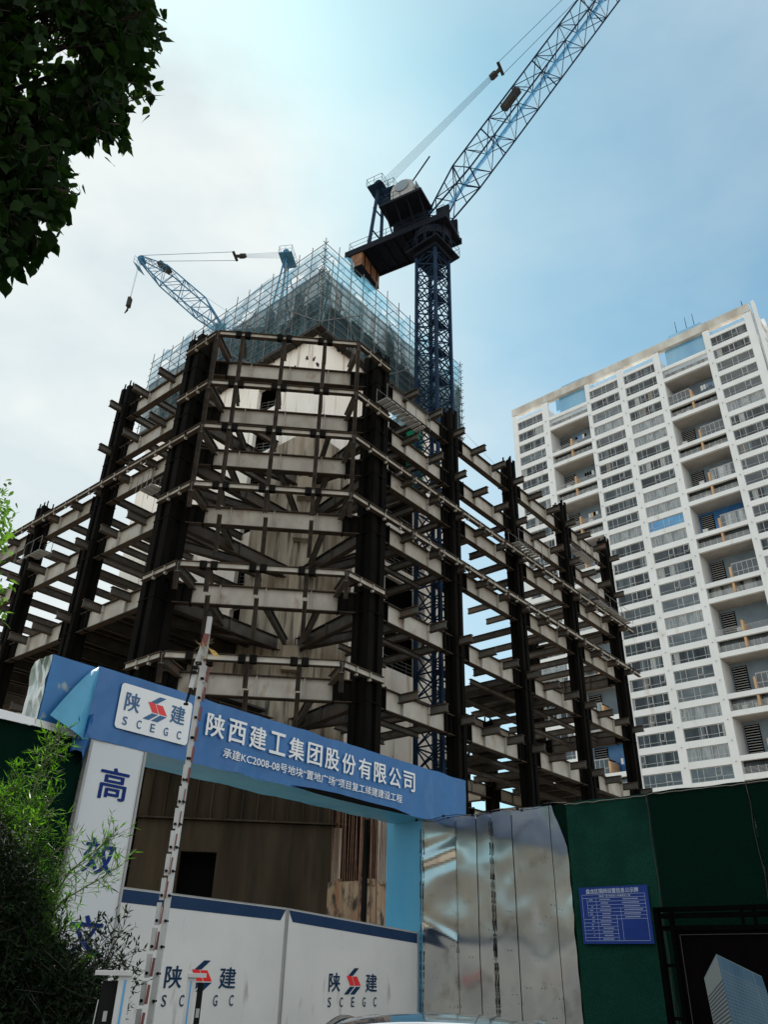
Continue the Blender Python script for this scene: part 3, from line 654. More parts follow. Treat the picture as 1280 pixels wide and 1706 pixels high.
def railing(mb, pts, h=1.1, r=.025, n=3, closed=False):
    for i in range(len(pts) - 1):
        a, b = V(pts[i]), V(pts[i + 1])
        mb.tube(a + Z * h, b + Z * h, r, n=5); mb.tube(a + Z * h / 2, b + Z * h / 2, r * .8, n=5)
        for k in range(n + 1): c = a + (b - a) * k / n; mb.tube(c, c + Z * h, r, n=5)
def build_crane(base, mast_axes, mz, az, el, jl, paint, mw, deckz, label, sc_=1.0, front=True, ah=10.6):
    root = empty('tower_crane', V((base[0], base[1], 0)), label, 'crane', 'tower cranes on the building site')
    d = V((math.sin(az), math.cos(az), 0)); t = V((d.y, -d.x, 0)); mx_, my_ = mast_axes
    B0 = V((base[0], base[1], CAMZ))
    def Q(l, s, z): return B0 + d * l + t * s + Z * z
    # mast sections
    h = 3.0; nsec = int((mz + CAMZ) / h); h = (mz + CAMZ) / nsec
    for k in range(nsec):
        mb = MB(); z0 = k * h; z1 = z0 + h
        c0 = V((base[0], base[1], 0))
        def L_(a, b, z): return c0 + mx_ * a * mw / 2 + my_ * b * mw / 2 + Z * z
        cor = ((-1, -1), (1, -1), (1, 1), (-1, 1))
        for i in range(4):
            a, b = cor[i]; a2, b2 = cor[(i + 1) % 4]
            mb.box(L_(a, b, (z0 + z1) / 2), mx_, my_, Z, .24, .24, h)
            zm = (z0 + z1) / 2
            mb.bar(L_(a, b, z0 + .05), L_(a2, b2, z0 + .05), .09, .09)
            mb.bar(L_(a, b, zm), L_(a2, b2, zm), .09, .09)
            for za, zb_ in ((z0 + .05, zm), (zm, z1)):
                mb.bar(L_(a, b, za), L_(a2, b2, zb_), .08, .08); mb.bar(L_(a2, b2, za), L_(a, b, zb_), .08, .08)
        lx = L_(.2, .5, 0) - c0                       # ladder with hoops inside
        for s_ in (-.2, .2): mb.tube(c0 + lx + mx_ * s_ + Z * z0, c0 + lx + mx_ * s_ + Z * z1, .03, n=4)
        for i in range(8): zz = z0 + h * i / 8; mb.tube(c0 + lx - mx_ * .2 + Z * zz, c0 + lx + mx_ * .2 + Z * zz, .018, n=4)
        mb.box(c0 + mx_ * .0 - my_ * .25 * mw + Z * (z0 + .1), mx_, my_, Z, mw * .8, mw * .35, .05)
        mb.build('mast_section', paint, root)
    # climbing collar platform and slewing ring
    mb = MB(); zc = mz - .3
    mb.box(Q(0, 0, zc), mx_, my_, Z, mw + 1.5, mw + 1.5, .16)
    mb.box(Q(0, 0, zc - .35), mx_, my_, Z, mw + .5, mw + .5, .5)
    mb.build('mast_platform', M['craneblack'], root)
    rl = MB(); e = (mw + 1.5) / 2
    pts = [B0 + mx_ * a * e + my_ * b * e + Z * (zc + .1) for a, b in ((-1, -1), (1, -1), (1, 1), (-1, 1), (-1, -1))]
    railing(rl, pts); rl.build('railing', paint, root)
    mb = MB(); mb.tube(Q(0, 0, mz - .2), Q(0, 0, mz + .9), mw * .72, mw * .62, n=24, caps=True); mb.tube(Q(0, 0, mz + .9), Q(0, 0, deckz + .05), mw * .85, n=24, caps=True)
    for k in range(12):
        a = k * math.pi / 6; mb.tube(Q(math.cos(a) * mw * .8, math.sin(a) * mw * .8, mz - .1), Q(math.cos(a) * mw * .88, math.sin(a) * mw * .88, deckz), .09, n=5)
    mb.build('slewing_ring', M['craneblack'], root)
    # machinery deck
    dl = -8.1 * sc_; wd = 3.5 * sc_
    mb = MB(); mb.box(Q(dl / 2 + .9, 0, deckz + .2), d, t, Z, -dl + 2.6, wd, .4)
    for k in range(9): mb.box(Q(dl + .5 + k * 1.05, 0, deckz - .08), d, t, Z, .14, wd - .1, .16)
    for s_ in (-1, 1): mb.box(Q(dl / 2 + .9, s_ * wd / 2, deckz + .15), d, t, Z, -dl + 2.7, .14, .75)
    for s_ in (-1, 1): mb.box(Q(1.6, s_ * .95, deckz + 1.2), d, t, Z, 1.2, .25, 2.2)
    mb.build('machinery_deck', M['craneblack'], root)
    rl = MB(); zz = deckz + .45
    railing(rl, [Q(2, wd / 2, zz), Q(dl, wd / 2, zz), Q(dl, -wd / 2, zz), Q(2, -wd / 2, zz)], n=5); rl.build('railing', paint, root)
    # side machine house and winch
    t = -t if front else t   # machine house sits on the street side
    if front:
        mb = MB(); mb.box(Q(-1.6 * sc_, -wd / 2 - .7, deckz + 2.4), d, t, Z, 4.4 * sc_, 2.6, .3); mb.box(Q(-1.6 * sc_, -wd / 2 + .6, deckz + 1.2), d, t, Z, 3.6 * sc_, .8, 2.2)
        for k in range(4): mb.bar(Q(-3.4 + k * 1.2, -wd / 2 - 1.6, deckz + 2.3), Q(-3.4 + k * 1.2, -wd / 2 + .2, deckz + .5), .12, .12)
        mb.build('side_platform', M['craneblack'], root)
        rl = MB(); railing(rl, [Q(-3.8 * sc_, -wd / 2 + .5, deckz + 2.6), Q(-3.8 * sc_, -wd / 2 - 1.9, deckz + 2.6), Q(-1.6, -wd / 2 - 1.9, deckz + 2.6)], n=3); rl.build('railing', paint, root)
        mb = MB(); cx, cz = -1.5 * sc_, deckz + 3.9; r_ = 1.0
        ring0 = []
        y0, y1 = -wd / 2 - 1.9, -wd / 2 + .5
        prof = [(a * .88, b * .88 - .15) for a, b in ((-1.2, -1.25), (1.3, -1.25), (1.55, -.3), (1.3, .6), (.6, 1.15), (-.3, 1.2), (-1.0, .8), (-1.25, 0))]
        k0 = len(mb.v); mb.v += [tuple(Q(cx + a, y0, cz + b)) for a, b in prof] + [tuple(Q(cx + a, y1, cz + b)) for a, b in prof]; n = len(prof)
        mb.f.append([k0 + i for i in range(n)][::-1]); mb.m.append(0); mb.f.append([k0 + n + i for i in range(n)]); mb.m.append(0)
        for i in range(n): j = (i + 1) % n; mb.f.append([k0 + i, k0 + j, k0 + n + j, k0 + n + i]); mb.m.append(0)
        wn = mb.build('winch_cover', M['winch'], root)
        mb = MB(); mb.tube(Q(cx + .1, y0 - .04, cz + .1), Q(cx + .1, y0 - .1, cz + .1), .72, n=24, caps=True)
        for k in range(3): mb.box(Q(cx + 1.42, (y0 + y1) / 2, cz - .5 + k * .35), d, t, Z, .1, y1 - y0 - .4, .16)
        mb.build('fan_grille', M['greywall'], wn)
        mb = MB(); mb.tube(Q(cx + .9, y0 + .6, cz + 1.0), Q(cx + 3.2, y0 - .4, cz + 2.0), .07, n=6, caps=True); mb.build('exhaust_pipe', M['craneblack'], root)
    # counterweights hanging under the tail
    for k, (w0, w1) in enumerate(((-wd / 2, -wd / 6), (-wd / 6, wd / 6), (wd / 6, wd / 2))):
        mb = MB(); mb.box(Q(dl + .85, (w0 + w1) / 2, deckz - 1.0), d, t, Z, 1.25, (w1 - w0) - .08, 1.9, 0); mb.box(Q(dl + .85, (w0 + w1) / 2, deckz - 1.0), d, t, Z, 1.29, .2, 1.95, 1); mb.box(Q(dl + .85, (w0 + w1) / 2, deckz - 1.95), d, t, Z, 1.3, (w1 - w0) - .06, .1, 1)
        mb.build('counterweight', [M['cwt'], M['craneblack']], root)
    # A-frame
    az_ = deckz + ah; mb = MB()
    for s_ in (-1, 1):
        mb.bar(Q(-6.3 * sc_, s_ * 1.2, deckz + .4), Q(-5.8 * sc_, s_ * .45, az_), .26 if front else .17, .26 if front else .17, d)
        mb.bar(Q(-2.0 * sc_ if front else -4.2, s_ * 1.2, deckz + .4), Q(-5.7 * sc_, s_ * .45, az_), .16, .16, d)
    for f_ in (.3, .62): mb.bar(Q(-6.2, -1.2 + .75 * f_, deckz + .4 + (az_ - deckz) * f_), Q(-6.2 + .2, 1.2 - .75 * f_, deckz + .4 + (az_ - deckz) * f_), .12, .12)
    mb.tube(Q(-5.8 * sc_, -.8, az_), Q(-5.8 * sc_, .8, az_), .38, n=14, caps=True)
    af = mb.build('a_frame', paint, root)
    mb = MB(); mb.box(Q(-5.9 * sc_, 0, az_ - .75), d, t, Z, 1.7, 2.6, .08)
    railing(mb, [Q(-6.8 * sc_, 1.3, az_ - .7), Q(-6.8 * sc_, -1.3, az_ - .7), Q(-5.0 * sc_, -1.3, az_ - .7), Q(-5.0 * sc_, 1.3, az_ - .7), Q(-6.8 * sc_, 1.3, az_ - .7)], n=2); 
    if front: mb.box(Q(-3.9 * sc_, -1.2, az_ - 3.2), d, t, Z, 1.3, 1.3, .08); railing(mb, [Q(-4.5 * sc_, -.6, az_ - 3.2), Q(-4.5 * sc_, -1.9, az_ - 3.2), Q(-3.3 * sc_, -1.9, az_ - 3.2), Q(-3.3 * sc_, -.6, az_ - 3.2)], n=2)
    mb.build('top_platform', paint, root)
    # jib
    fz = deckz + 1.7; jd = d * math.cos(el) + Z * math.sin(el); ju = t.cross(jd); 
    if ju.z < 0: ju = -ju
    f0 = Q(.15 if front else 1.3, 0, fz); JW = 2.5 if front else 1.9
    def J(l, s, u_): return f0 + jd * l + t * s + ju * u_
    mb = MB(); nb = 3; l1 = 6.0; foot = JW * .35
    lattice(mb, f0, J(l1, 0, .35), t, JW * 1.0, JW, .25, 2.2, 3, .09, .05)
    n = int((jl - l1 - 5) / 2.05)
    lattice(mb, J(l1, 0, .35), J(jl - 5, 0, .35), t, JW, JW, 2.2, 2.2, n, .085, .042)
    lattice(mb, J(jl - 5, 0, .35), J(jl, 0, 0), t, JW, 1.0, 2.2, .5, 3, .08, .04)
    for l_ in (10.5, 19.5, 28):
        if l_ < jl - 6:
            for a, b in ((-1, 1), (1, -1)):
                mb.bar(J(l_, a * JW / 2, -.75), J(l_ + .25, b * JW / 2, 1.45), .09, .09); mb.bar(J(l_ + .3, a * JW / 2, 1.45), J(l_, b * JW / 2, -.75), .07, .07)
    jb = mb.build('jib', paint, root)
    mb = MB(); wl = jl - 3
    mb.bar(J(.5, -JW * .12, -.55), J(wl, -JW * .12, -.55), .42, .03, ju)
    for s_ in (-.24, .24): mb.tube(J(.5, -JW * .12 + s_, .05), J(wl, -JW * .12 + s_, .05), .02, n=4)
    mb.build('jib_walkway', M['walkmesh'], jb)
    mb = MB(); mb.box(J(15.2, -JW * .3, 1.1), jd, t, ju, 2.5, .6, .65); mb.build('jib_winch_box', M['stub'], jb)
    mb = MB(); mb.tube(J(jl - .2, -.5, 0), J(jl - .2, .5, 0), .42, n=14, caps=True); mb.box(J(jl - 1.2, 0, -1.1), jd, t, ju, 1.6, 1.4, .06); railing(mb, [J(jl - 2, -.7, -1.1), J(jl - .4, -.7, -1.1)], n=2); mb.build('jib_head', paint, jb)
    # luffing ropes: bundle to a block, then two pendants to the jib head
    top = Q(-5.7 * sc_, 0, az_ + .2); tip = J(jl, 0, .3); blk = top + (tip - top) * (.37 if front else .30)
    mb = MB()
    for s_ in (-.5, -.3, -.1, .1, .3, .5): mb.tube(top + t * s_, blk + t * s_ * .55, .022 if front else .016, n=5)
    mb.build('luffing_ropes', M['cable'], root)
    mb = MB(); mb.box(blk, (tip - top).normalized(), t, ju, .7, .6, .4); mb.bar(blk + t * -.75 + (tip - top).normalized() * 1.0, blk + t * .75 + (tip - top).normalized() * 1.0, .3, .2); mb.bar(blk, blk + (tip - top).normalized() * 1.1, .3, .3); mb.build('luffing_block', M['stub'], root)
    mb = MB()
    for s_ in (-.7, .7): mb.tube(blk + t * s_ + (tip - top).normalized() * 1.0, tip + t * s_ * .7, .035, n=5)
    mb.build('pendant_lines', M['cable'], root)
    mb = MB(); mb.tube(Q(-2.2 * sc_, -.2, deckz + 2), J(9, -.1, 1.6), .02, n=4); mb.tube(J(9, -.1, 1.6), J(jl, 0, .5), .02, n=4)
    for s_ in (-.12, .12): mb.tube(J(jl, s_, -.2), J(jl, s_ * .6, -.2) - Z * (6.8 if not front else 18), .02, n=4)
    mb.build('hoist_rope', M['cable'], root)
    hk = J(jl, 0, -.2) - Z * (6.8 if not front else 18)
    mb = MB(); mb.box(hk - Z * .7, d, t, Z, .35, .6, 1.5); mb.tube(hk - Z * 1.4, hk - Z * 2.0, .12, n=6); mb.tube(hk - Z * 2.0, hk - Z * 2.5 + d * .25, .14, .06, n=6); mb.tube(hk - Z * .5, hk - Z * 1.3, .3, .34, n=8, caps=True)
    mb.build('hook_block', M['stub'], root)
    return root
M1 = P(11.3, 3.6, 0)
build_crane((M1.x, M1.y), (U, W), 58.0, R(119), R(50.5), 46, M['crane'], 2.1, 60.1, 'large navy luffing tower crane rising in front of the scaffold, jib leaving the frame')
C2 = V((72 * math.sin(R(-14.5)), 72 * math.cos(R(-14.5)), 0))
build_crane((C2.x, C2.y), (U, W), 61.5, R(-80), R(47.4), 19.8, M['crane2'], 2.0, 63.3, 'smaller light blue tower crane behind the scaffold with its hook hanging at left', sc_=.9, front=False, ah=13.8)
ww = empty('guy_wire', P(19, 6, 43), 'thin pair of wires running down right from the scaffold to the columns', 'wire')
mb = MB(); mb.tube(P(19.5, 6, 43), P(32, 1, 33), .014, n=4); mb.tube(P(19.5, 6, 36), P(32, 1, 28), .014, n=4); mb.build('wire_strand', M['cable'], ww)

# ================================================================ white apartment slab
BA = R(-41.266); bd = V((math.cos(BA), math.sin(BA), 0)); bn = V((-bd.y, bd.x, 0))
def BP(s, dpt, z): q = bd * s + bn * (120.185 + dpt); return V((q.x, q.y, z + CAMZ))
apt = empty('apartment_building', BP(-44, 8, -CAMZ), 'tall white apartment slab with ribbon windows and blue walled recessed balconies', 'building')
S0, S1, ZT = -69.3, -19.1, 106.3
wins = {'A': (-68.1, -62.1), 'C': (-51.3, -45.2), 'D': (-43.9, -37.65), 'F': (-26.8, -20.4)}
recs = {'B': (-60.7, -52.1), 'E': (-36.4, -27.9)}
wt = .5
wb_ = MB()
def wbox(a, b, z0, z1, d0=0, d1=wt, mi=0): wb_.box(BP((a + b) / 2, (d0 + d1) / 2, (z0 + z1) / 2), bd, bn, Z, b - a, d1 - d0, z1 - z0, mi)
edges = [S0, -68.1, -62.1, -60.7, -52.1, -51.3, -45.2, -43.9, -37.65, -36.4, -27.9, -26.8, -20.4, S1]
NR = 31
# piers run full height
for a, b in ((S0, -68.1), (-62.1, -60.7), (-52.1, -51.3), (-45.2, -43.9), (-37.65, -36.4), (-27.9, -26.8), (-20.4, S1)): wbox(a, b, -CAMZ, ZT - 1.9, -.06, wt)
wbox(S0, S1, ZT - 1.8, ZT, -.1, .9, 1)
for k_, (a, b) in wins.items():
    for r in range(NR + 1):
        z0 = 100.3 - 3 * r
        wbox(a, b, z0 - 1.0, z0)
    wbox(a, b, 102.25, 102.9)
    wbox(a, b, -CAMZ, 100.3 - 3 * NR - 1)
body = [(S0, S1)]
# recess bands: void 97..91.3, slab, balcony row
rec = []
for k_, (a, b) in recs.items():
    top0 = 96.9
    wbox(a, b, 97.0, 97.75); wbox(a, b, 99.55, 100.3)
    j = 0
    while True:
        zt2 = top0 - 9 * j
        if zt2 < 6: break
        rec.append((k_, j, zt2)); wbox(a, b, zt2 - 5.6 - .75, zt2 - 5.6); wbox(a, b, zt2 - 9.0 + .0, zt2 - 9.0 + .8 )
        j += 1
    wbox(a, b, -CAMZ, zt2)
# body behind
wb_.box(BP((S0 + S1) / 2, 4.1 + 7.4, (ZT - 3.5 - CAMZ) / 2), bd, bn, Z, S1 - S0 - 1.4, 14.8, ZT - 3.5 + CAMZ)
for a, b in ((-69.29, -60.71), (-52.09, -36.41), (-27.89, -19.8)):
    wb_.box(BP((a + b) / 2, 2.35, (ZT - 3.5 - CAMZ) / 2), bd, bn, Z, b - a - .02, 3.3, ZT - 3.5 + CAMZ)
wb_.build('facade_wall', [M['white'], M['roofcon']], apt)
# right flank with piers and floor bands
fl = MB(); DPT = 36
fl.box(BP(S1 + .3, .5 + DPT / 2, (ZT - 2 - CAMZ) / 2), bd, bn, Z, .5, DPT, ZT - 2 + CAMZ)
for k in range(7): fl.box(BP(S1 + .7, .35 + k * (DPT - .7) / 6, (ZT - CAMZ) / 2), bd, bn, Z, .5, 1.2, ZT + CAMZ)
for r in range(NR + 3): fl.box(BP(S1 + .62, .5 + DPT / 2, 101 - 3 * r + (2.6 if r == 0 else 0)), bd, bn, Z, .34, DPT - .6, 1.0)
fl.build('flank_wall', M['white'], apt)
fg = MB()
for k in range(6):
    for r in range(NR + 1):
        fg.box(BP(S1 + .57, 1.1 + (k + .5) * (DPT - .7) / 6 - .1, 99.5 - 3 * r), bd, bn, Z, .06, 3.6, 1.7)
o = fg.build('flank_window', M['g1'], apt); o['kind'] = 'stuff'
# window: frame with transom, mullions and an open casement
def win_frame(w, variant):
    mb = MB(); hw = w / 2; H = 1.95; tk = .07
    def b(x0, x1, z0, z1, y0=0, y1=.08): mb.box(((x0 + x1) / 2, (y0 + y1) / 2, (z0 + z1) / 2), (1, 0, 0), (0, 1, 0), (0, 0, 1), x1 - x0, y1 - y0, z1 - z0)
    b(-hw, hw, 0, tk); b(-hw, hw, H - tk, H); b(-hw, -hw + tk, tk, H - tk); b(hw - tk, hw, tk, H - tk)
    b(-hw + tk, hw - tk, .56, .56 + .05, .005, .075)
    xs = {0: (-hw + .75, -.45, .45, hw - .75), 1: (-.5, .4, hw - 1.0), 2: (-hw + 1.0, -hw + 1.9, .6, 1.5)}[variant % 3]
    for x in xs: b(x - .03, x + .03, tk, H - tk, .01, .07)
    sashes = {0: ((-hw + .1, .6), (-.42, .82), (hw - .7, .6)), 1: ((-.47, .84), (hw - .95, .85)), 2: ((.63, .84),)}[variant % 3]
    for x0, wd_ in sashes[: 1 + variant % 3]:
        tilt = .16 if (variant // 3) % 2 == 0 else .0      # top-hung sash pushed open
        z0, z1 = .62, H - tk - .02
        for (xa, xb, za, zb_) in ((x0, x0 + .06, z0, z1), (x0 + wd_ - .06, x0 + wd_, z0, z1), (x0 + .06, x0 + wd_ - .06, z0, z0 + .06), (x0 + .06, x0 + wd_ - .06, z1 - .06, z1)):
            y_ = lambda z: -.06 - tilt * 2.0 * (z1 - z) / (z1 - z0)
            c8 = []
            for z in (za, zb_):
                c8 += [(xa, y_(z), z), (xb, y_(z), z), (xb, y_(z) + .05, z), (xa, y_(z) + .05, z)]
            mb.hexa(c8)
    return mb
def mesh_of(mb, mats, nm):
    o = mb.build(nm, mats); me = o.data; bpy.data.objects.remove(o); return me
axm = Matrix((bd, bn, Z)).transposed().to_4x4()
frames_me = {}; panes_me = {}
gl = ['gc', 'gc', 'g2', 'gc', 'g0', 'gc', 'gc', 'g1', 'gc']
for wk, (a, b) in wins.items():
    for v_ in range(6): frames_me[wk, v_] = mesh_of(win_frame(b - a - .04, v_), [M['frame']], 'window')
    for gk in ('g0', 'g1', 'g2', 'g3', 'gc'):
        mb = MB(); mb.box((0, .045, .975), (1, 0, 0), (0, 1, 0), (0, 0, 1), b - a - .2, .012, 1.8)
        panes_me[wk, gk] = mesh_of(mb, [M[gk]], 'pane')
rnd = random.Random(5)
nrows = {'A': 26, 'C': 27, 'D': 27, 'F': 18}
for wk, (a, b) in wins.items():
    for r in range(NR):
        gk = rnd.choice(gl); v_ = rnd.randrange(6)
        if wk == 'D' and r in (4, 5): gk = 'g2'
        if wk == 'D' and r == 11: gk = 'g3'
        if r >= nrows[wk]: continue
        o = bpy.data.objects.new('window', frames_me[wk, v_]); C.objects.link(o); o.parent = apt
        pos = BP((a + b) / 2, .16, 100.3 - 3 * r + .01) - apt.location
        o.matrix_local = Matrix.Translation(pos) @ axm
        p_ = bpy.data.objects.new('pane', panes_me[wk, gk]); C.objects.link(p_); p_.parent = o
low = MB()
for wk, (a, b) in wins.items():
    for r in range(nrows[wk], NR): low.box(BP((a + b) / 2, .22, 100.3 - 3 * r + 1), bd, bn, Z, b - a - .1, .05, 1.9)
if low.v: o = low.build('lower_window', M['g1'], apt); o['kind'] = 'stuff'
for wk, (a, b) in wins.items():                      # open roof frame over the ribbon columns: thin rail
    mb = MB(); 
    for zz in (103.2, 103.5): mb.bar(BP(a, .3, zz), BP(b, .3, zz), .05, .05)
    mb.build('roof_rail', M['rail'], apt)
dr = MB()
for s_ in (-61.4, -51.7, -44.5, -37.0, -27.3): 
    for r in range(0, NR, 1): dr.tube(BP(s_, -.05, 99.6 - 3 * r), BP(s_ + .05, -.45, 99.45 - 3 * r), .05, n=5)
o = dr.build('drain_spout', M['stub'], apt)
# glass screens at the top of the recess columns
for k_, (a, b) in recs.items():
    mb = MB()
    a2 = a + (2.4 if k_ == 'B' else 1.0)
    mb.box(BP((a2 + b) / 2, .7, 102.2), bd, bn, Z, b - a2, .08, 4.5); mb.build('glass_screen', M['blueglass'], apt)
    mb = MB(); mb.box(BP((a + b) / 2, 1.3, 98.65), bd, bn, Z, b - a - .05, .05, 1.75); mb.build('balcony_glazing', M['g4'], apt)
    mb = MB()
    for i in range(4): mb.bar(BP(a, .25, 97.9 + i * .25), BP(b, .25, 97.9 + i * .25), .03, .045)
    for i in range(7): mb.bar(BP(a + .05 + (b - a - .1) * i / 6, .28, 97.75), BP(a + .05 + (b - a - .1) * i / 6, .28, 98.8), .05, .05, bd)
    mb.build('balcony_railing', M['rail'], apt)
    mb = MB(); mb.box(BP((a + b) / 2, 2.4, 97.78), bd, bn, Z, b - a, 4.0, .12); mb.build('balcony_slab', M['soffit'], apt)
for (k_, j, zt2) in rec:
    a, b = recs[k_]; w_c = (a + b) / 2; blue = (k_ == 'B' and j in (3,)) or (k_ == 'E' and j in (3,)) or (k_ == 'B' and j == 7)
    st = rnd.random()
    mb = MB()
    mb.box(BP(w_c, 3.9, zt2 - 4.3), bd, bn, Z, b - a - .02, .1, 8.4); 
    mb.build('recess_back_wall', M['bluewall'] if blue else M['greywall'], apt)
    for zz in (zt2 + .02, zt2 - 5.75): mb = MB(); mb.box(BP(w_c, 2.2, zz), bd, bn, Z, b - a, 3.3, .1); mb.build('balcony_slab', M['soffit'], apt)
    # dark stair/louvre bay at the left end
    mb = MB(); mb.box(BP(a + 1.4, 3.75, zt2 - 2.9), bd, bn, Z, 2.2, .1, 4.6)
    q = mb.build('louvre_bay', M['void'], apt)
    mb = MB()
    for i in range(12): mb.box(BP(a + 1.4, 3.66, zt2 - 5.0 + i * .38), bd, bn, Z, 2.0, .03, .08)
    mb.build('louvre_slats', M['rail'], q)
    for zz, hh in ((zt2 - 4.6, 1.8), (zt2 - 7.2, 1.6)): mb = MB(); mb.box(BP(a + 4.2, 1.8, zz), bd, bn, Z, .33, 3.2, hh); mb.build('party_divider', M['orange'], apt)
    # lower balcony row: railing + glazing behind
    mb = MB()
    for zz in [zt2 - 8.1 + i * .17 for i in range(6)]: mb.bar(BP(a, .25, zz), BP(b, .25, zz), .03, .045)
    for i in range(9): mb.bar(BP(a + .05 + (b - a - .1) * i / 8, .28, zt2 - 8.2), BP(a + .05 + (b - a - .1) * i / 8, .28, zt2 - 7.1), .05, .05, bd)
    mb.build('balcony_railing', M['rail'], apt)
    if st < .62:
        sdw = rnd.choice([(a + .05, a + 4.0), (a + 4.4, b - .05)]); mb = MB(); zz0 = zt2 - 5.55; H = 2.3
        x0, x1 = sdw
        for zz in (zz0 + .02, zz0 + .9, zz0 + H): mb.bar(BP(x0, .45, zz), BP(x1, .45, zz), .07, .07)
        for i in range(6): xx = x0 + .04 + (x1 - x0 - .08) * i / 5; mb.bar(BP(xx, .45, zz0), BP(xx, .45, zz0 + H), .06, .06, bd)
        q = mb.build('enclosed_balcony', M['frame'], apt)
        mb = MB(); mb.box(BP((x0 + x1) / 2, .47, zz0 + H / 2), bd, bn, Z, x1 - x0 - .1, .02, H - .1); mb.build('pane', M[rnd.choice(['g1', 'g4', 'g0'])], q)
        mb = MB(); mb.box(BP((x0 + x1) / 2, 1.9, zz0 + H + .1), bd, bn, Z, x1 - x0, 3.0, .08); mb.build('balcony_roof', M['winch'], q)
    else:
        mb = MB(); mb.bar(BP(a, .25, zt2 - 4.6), BP(b, .25, zt2 - 4.6), .05, .05)
        for i in range(5): mb.bar(BP(a, .25, zt2 - 5.5 + i * .18), BP(b, .25, zt2 - 5.5 + i * .18), .03, .03)
        mb.build('balcony_railing', M['rail'], apt)
    mb = MB(); mb.box(BP(w_c, 1.2, zt2 - 7.1), bd, bn, Z, b - a - .05, .05, 2.0); mb.build('balcony_glazing', M[rnd.choice(['g1', 'g4', 'g0'])], apt)
for (k_, j, zt2) in rec:                              # air conditioner units and washing on the balconies
    a, b = recs[k_]
    for q in range(rnd.randint(1, 3)):
        x_ = rnd.uniform(a + .6, b - 1.0); zz = rnd.choice((zt2 - 8.0, zt2 - 5.2)); mb = MB(); mb.box(BP(x_, 1.0, zz + .35), bd, bn, Z, .85, .35, .6); mb.build('air_conditioner', M['ac'], apt)
    if rnd.random() < .6:
        x0 = rnd.uniform(a + 4.6, b - 2.2)
        for q in range(rnd.randint(2, 5)):
            mb = MB(); h_ = rnd.uniform(.6, 1.1); mb.box(BP(x0 + q * .5, .8, zt2 - 3.4 - h_ / 2), bd, bn, Z, .4, .04, h_); mb.build('washing', M[rnd.choice(['ac', 'bluewall', 'orange', 'greywall', 'void'])], apt)
# roof plant and mast
mb = MB(); mb.box(BP(-32, 7, ZT + 1), bd, bn, Z, 8.5, 6, 5.4); mb.box(BP(-32, 7, ZT + 3.5), bd, bn, Z, 6.5, 5, 2.4)
mb.build('roof_plant_room', M['blueglass'], apt)
mb = MB(); mb.box(BP(-57, 7, ZT + .8), bd, bn, Z, 7.5, 6, 5.4); mb.box(BP(-56.5, 7, ZT + 3.2), bd, bn, Z, 5.5, 5, 2.2)
mb.build('roof_plant_room', M['blueglass'], apt)
mb = MB()
for s_ in (-20.2, -30.1, -31.6, -33.6): mb.tube(BP(s_, 5 if s_ < -21 else .4, ZT), BP(s_, 5 if s_ < -21 else .4, ZT + (8.0 if s_ < -21 else 1.6)), .12, .05, n=5)
mb.build('lightning_rod', M['stub'], apt)
# ================================================================ entrance gate
G0 = V((-5.05, 13.7, 0))
def GP(s, o, z): q = G0 + U * s + W * o; return V((q.x, q.y, z + CAMZ))   # o > 0 is behind the front plane
def FP(s, o, z): q = V((1.16, 21.0, 0)) - W * s - U * o; return V((q.x, q.y, z + CAMZ))  # right hoarding; o > 0 towards the street
def text_mesh(txt, mt, name, parent, fn, s0, s1, z0, z1, o, bold=.012, gaps=None, th=.004):
    """letters as flat raised shapes filling the box s0..s1, z0..z1 on a plane given by fn(s, o, z)"""
    cu = bpy.data.curves.new('t', 'FONT'); cu.body = txt; cu.resolution_u = 3
    ob = bpy.data.objects.new('t', cu); C.objects.link(ob)
    dg = bpy.context.evaluated_depsgraph_get(); me = bpy.data.meshes.new_from_object(ob.evaluated_get(dg)); bpy.data.objects.remove(ob)
    xs = [v.co.x for v in me.vertices]; ys = [v.co.y for v in me.vertices]; x0, x1, y0, y1 = min(xs), max(xs), min(ys), max(ys)
    mb = MB()
    sc2 = (z1 - z0) / (y1 - y0); e = bold * sc2; sg = 1 if fn is FP else -1      # heavier strokes: the outline repeated a hair to each side
    sh_ = [(0, 0), (e, 0), (-e, 0), (0, e * .6), (0, -e * .6), (e * .7, e * .5), (-e * .7, -e * .5)]
    for i_, (dx, dz) in enumerate(sh_):
        k_ = len(mb.v)
        mb.v += [tuple(fn(s0 + e + (v.co.x - x0) / (x1 - x0) * (s1 - s0 - 2 * e) + dx, o + sg * .0005 * i_, z0 + (v.co.y - y0) / (y1 - y0) * (z1 - z0) + dz)) for v in me.vertices]
        for p_ in me.polygons: mb.f.append([k_ + q for q in p_.vertices]); mb.m.append(0)
    bpy.data.meshes.remove(me)
    return mb.build(name, mt, parent)
def chars(txt, mt, name, parent, fn, s0, s1, z0, z1, o, cw=None, bold=.012):
    """evenly spaced characters, each its own part"""
    n = len(txt); pitch = (s1 - s0 - cw) / (n - 1) if n > 1 else 0
    for i, ch in enumerate(txt):
        text_mesh(ch, mt, name, parent, fn, s0 + pitch * i, s0 + pitch * i + cw, z0, z1, o, bold)
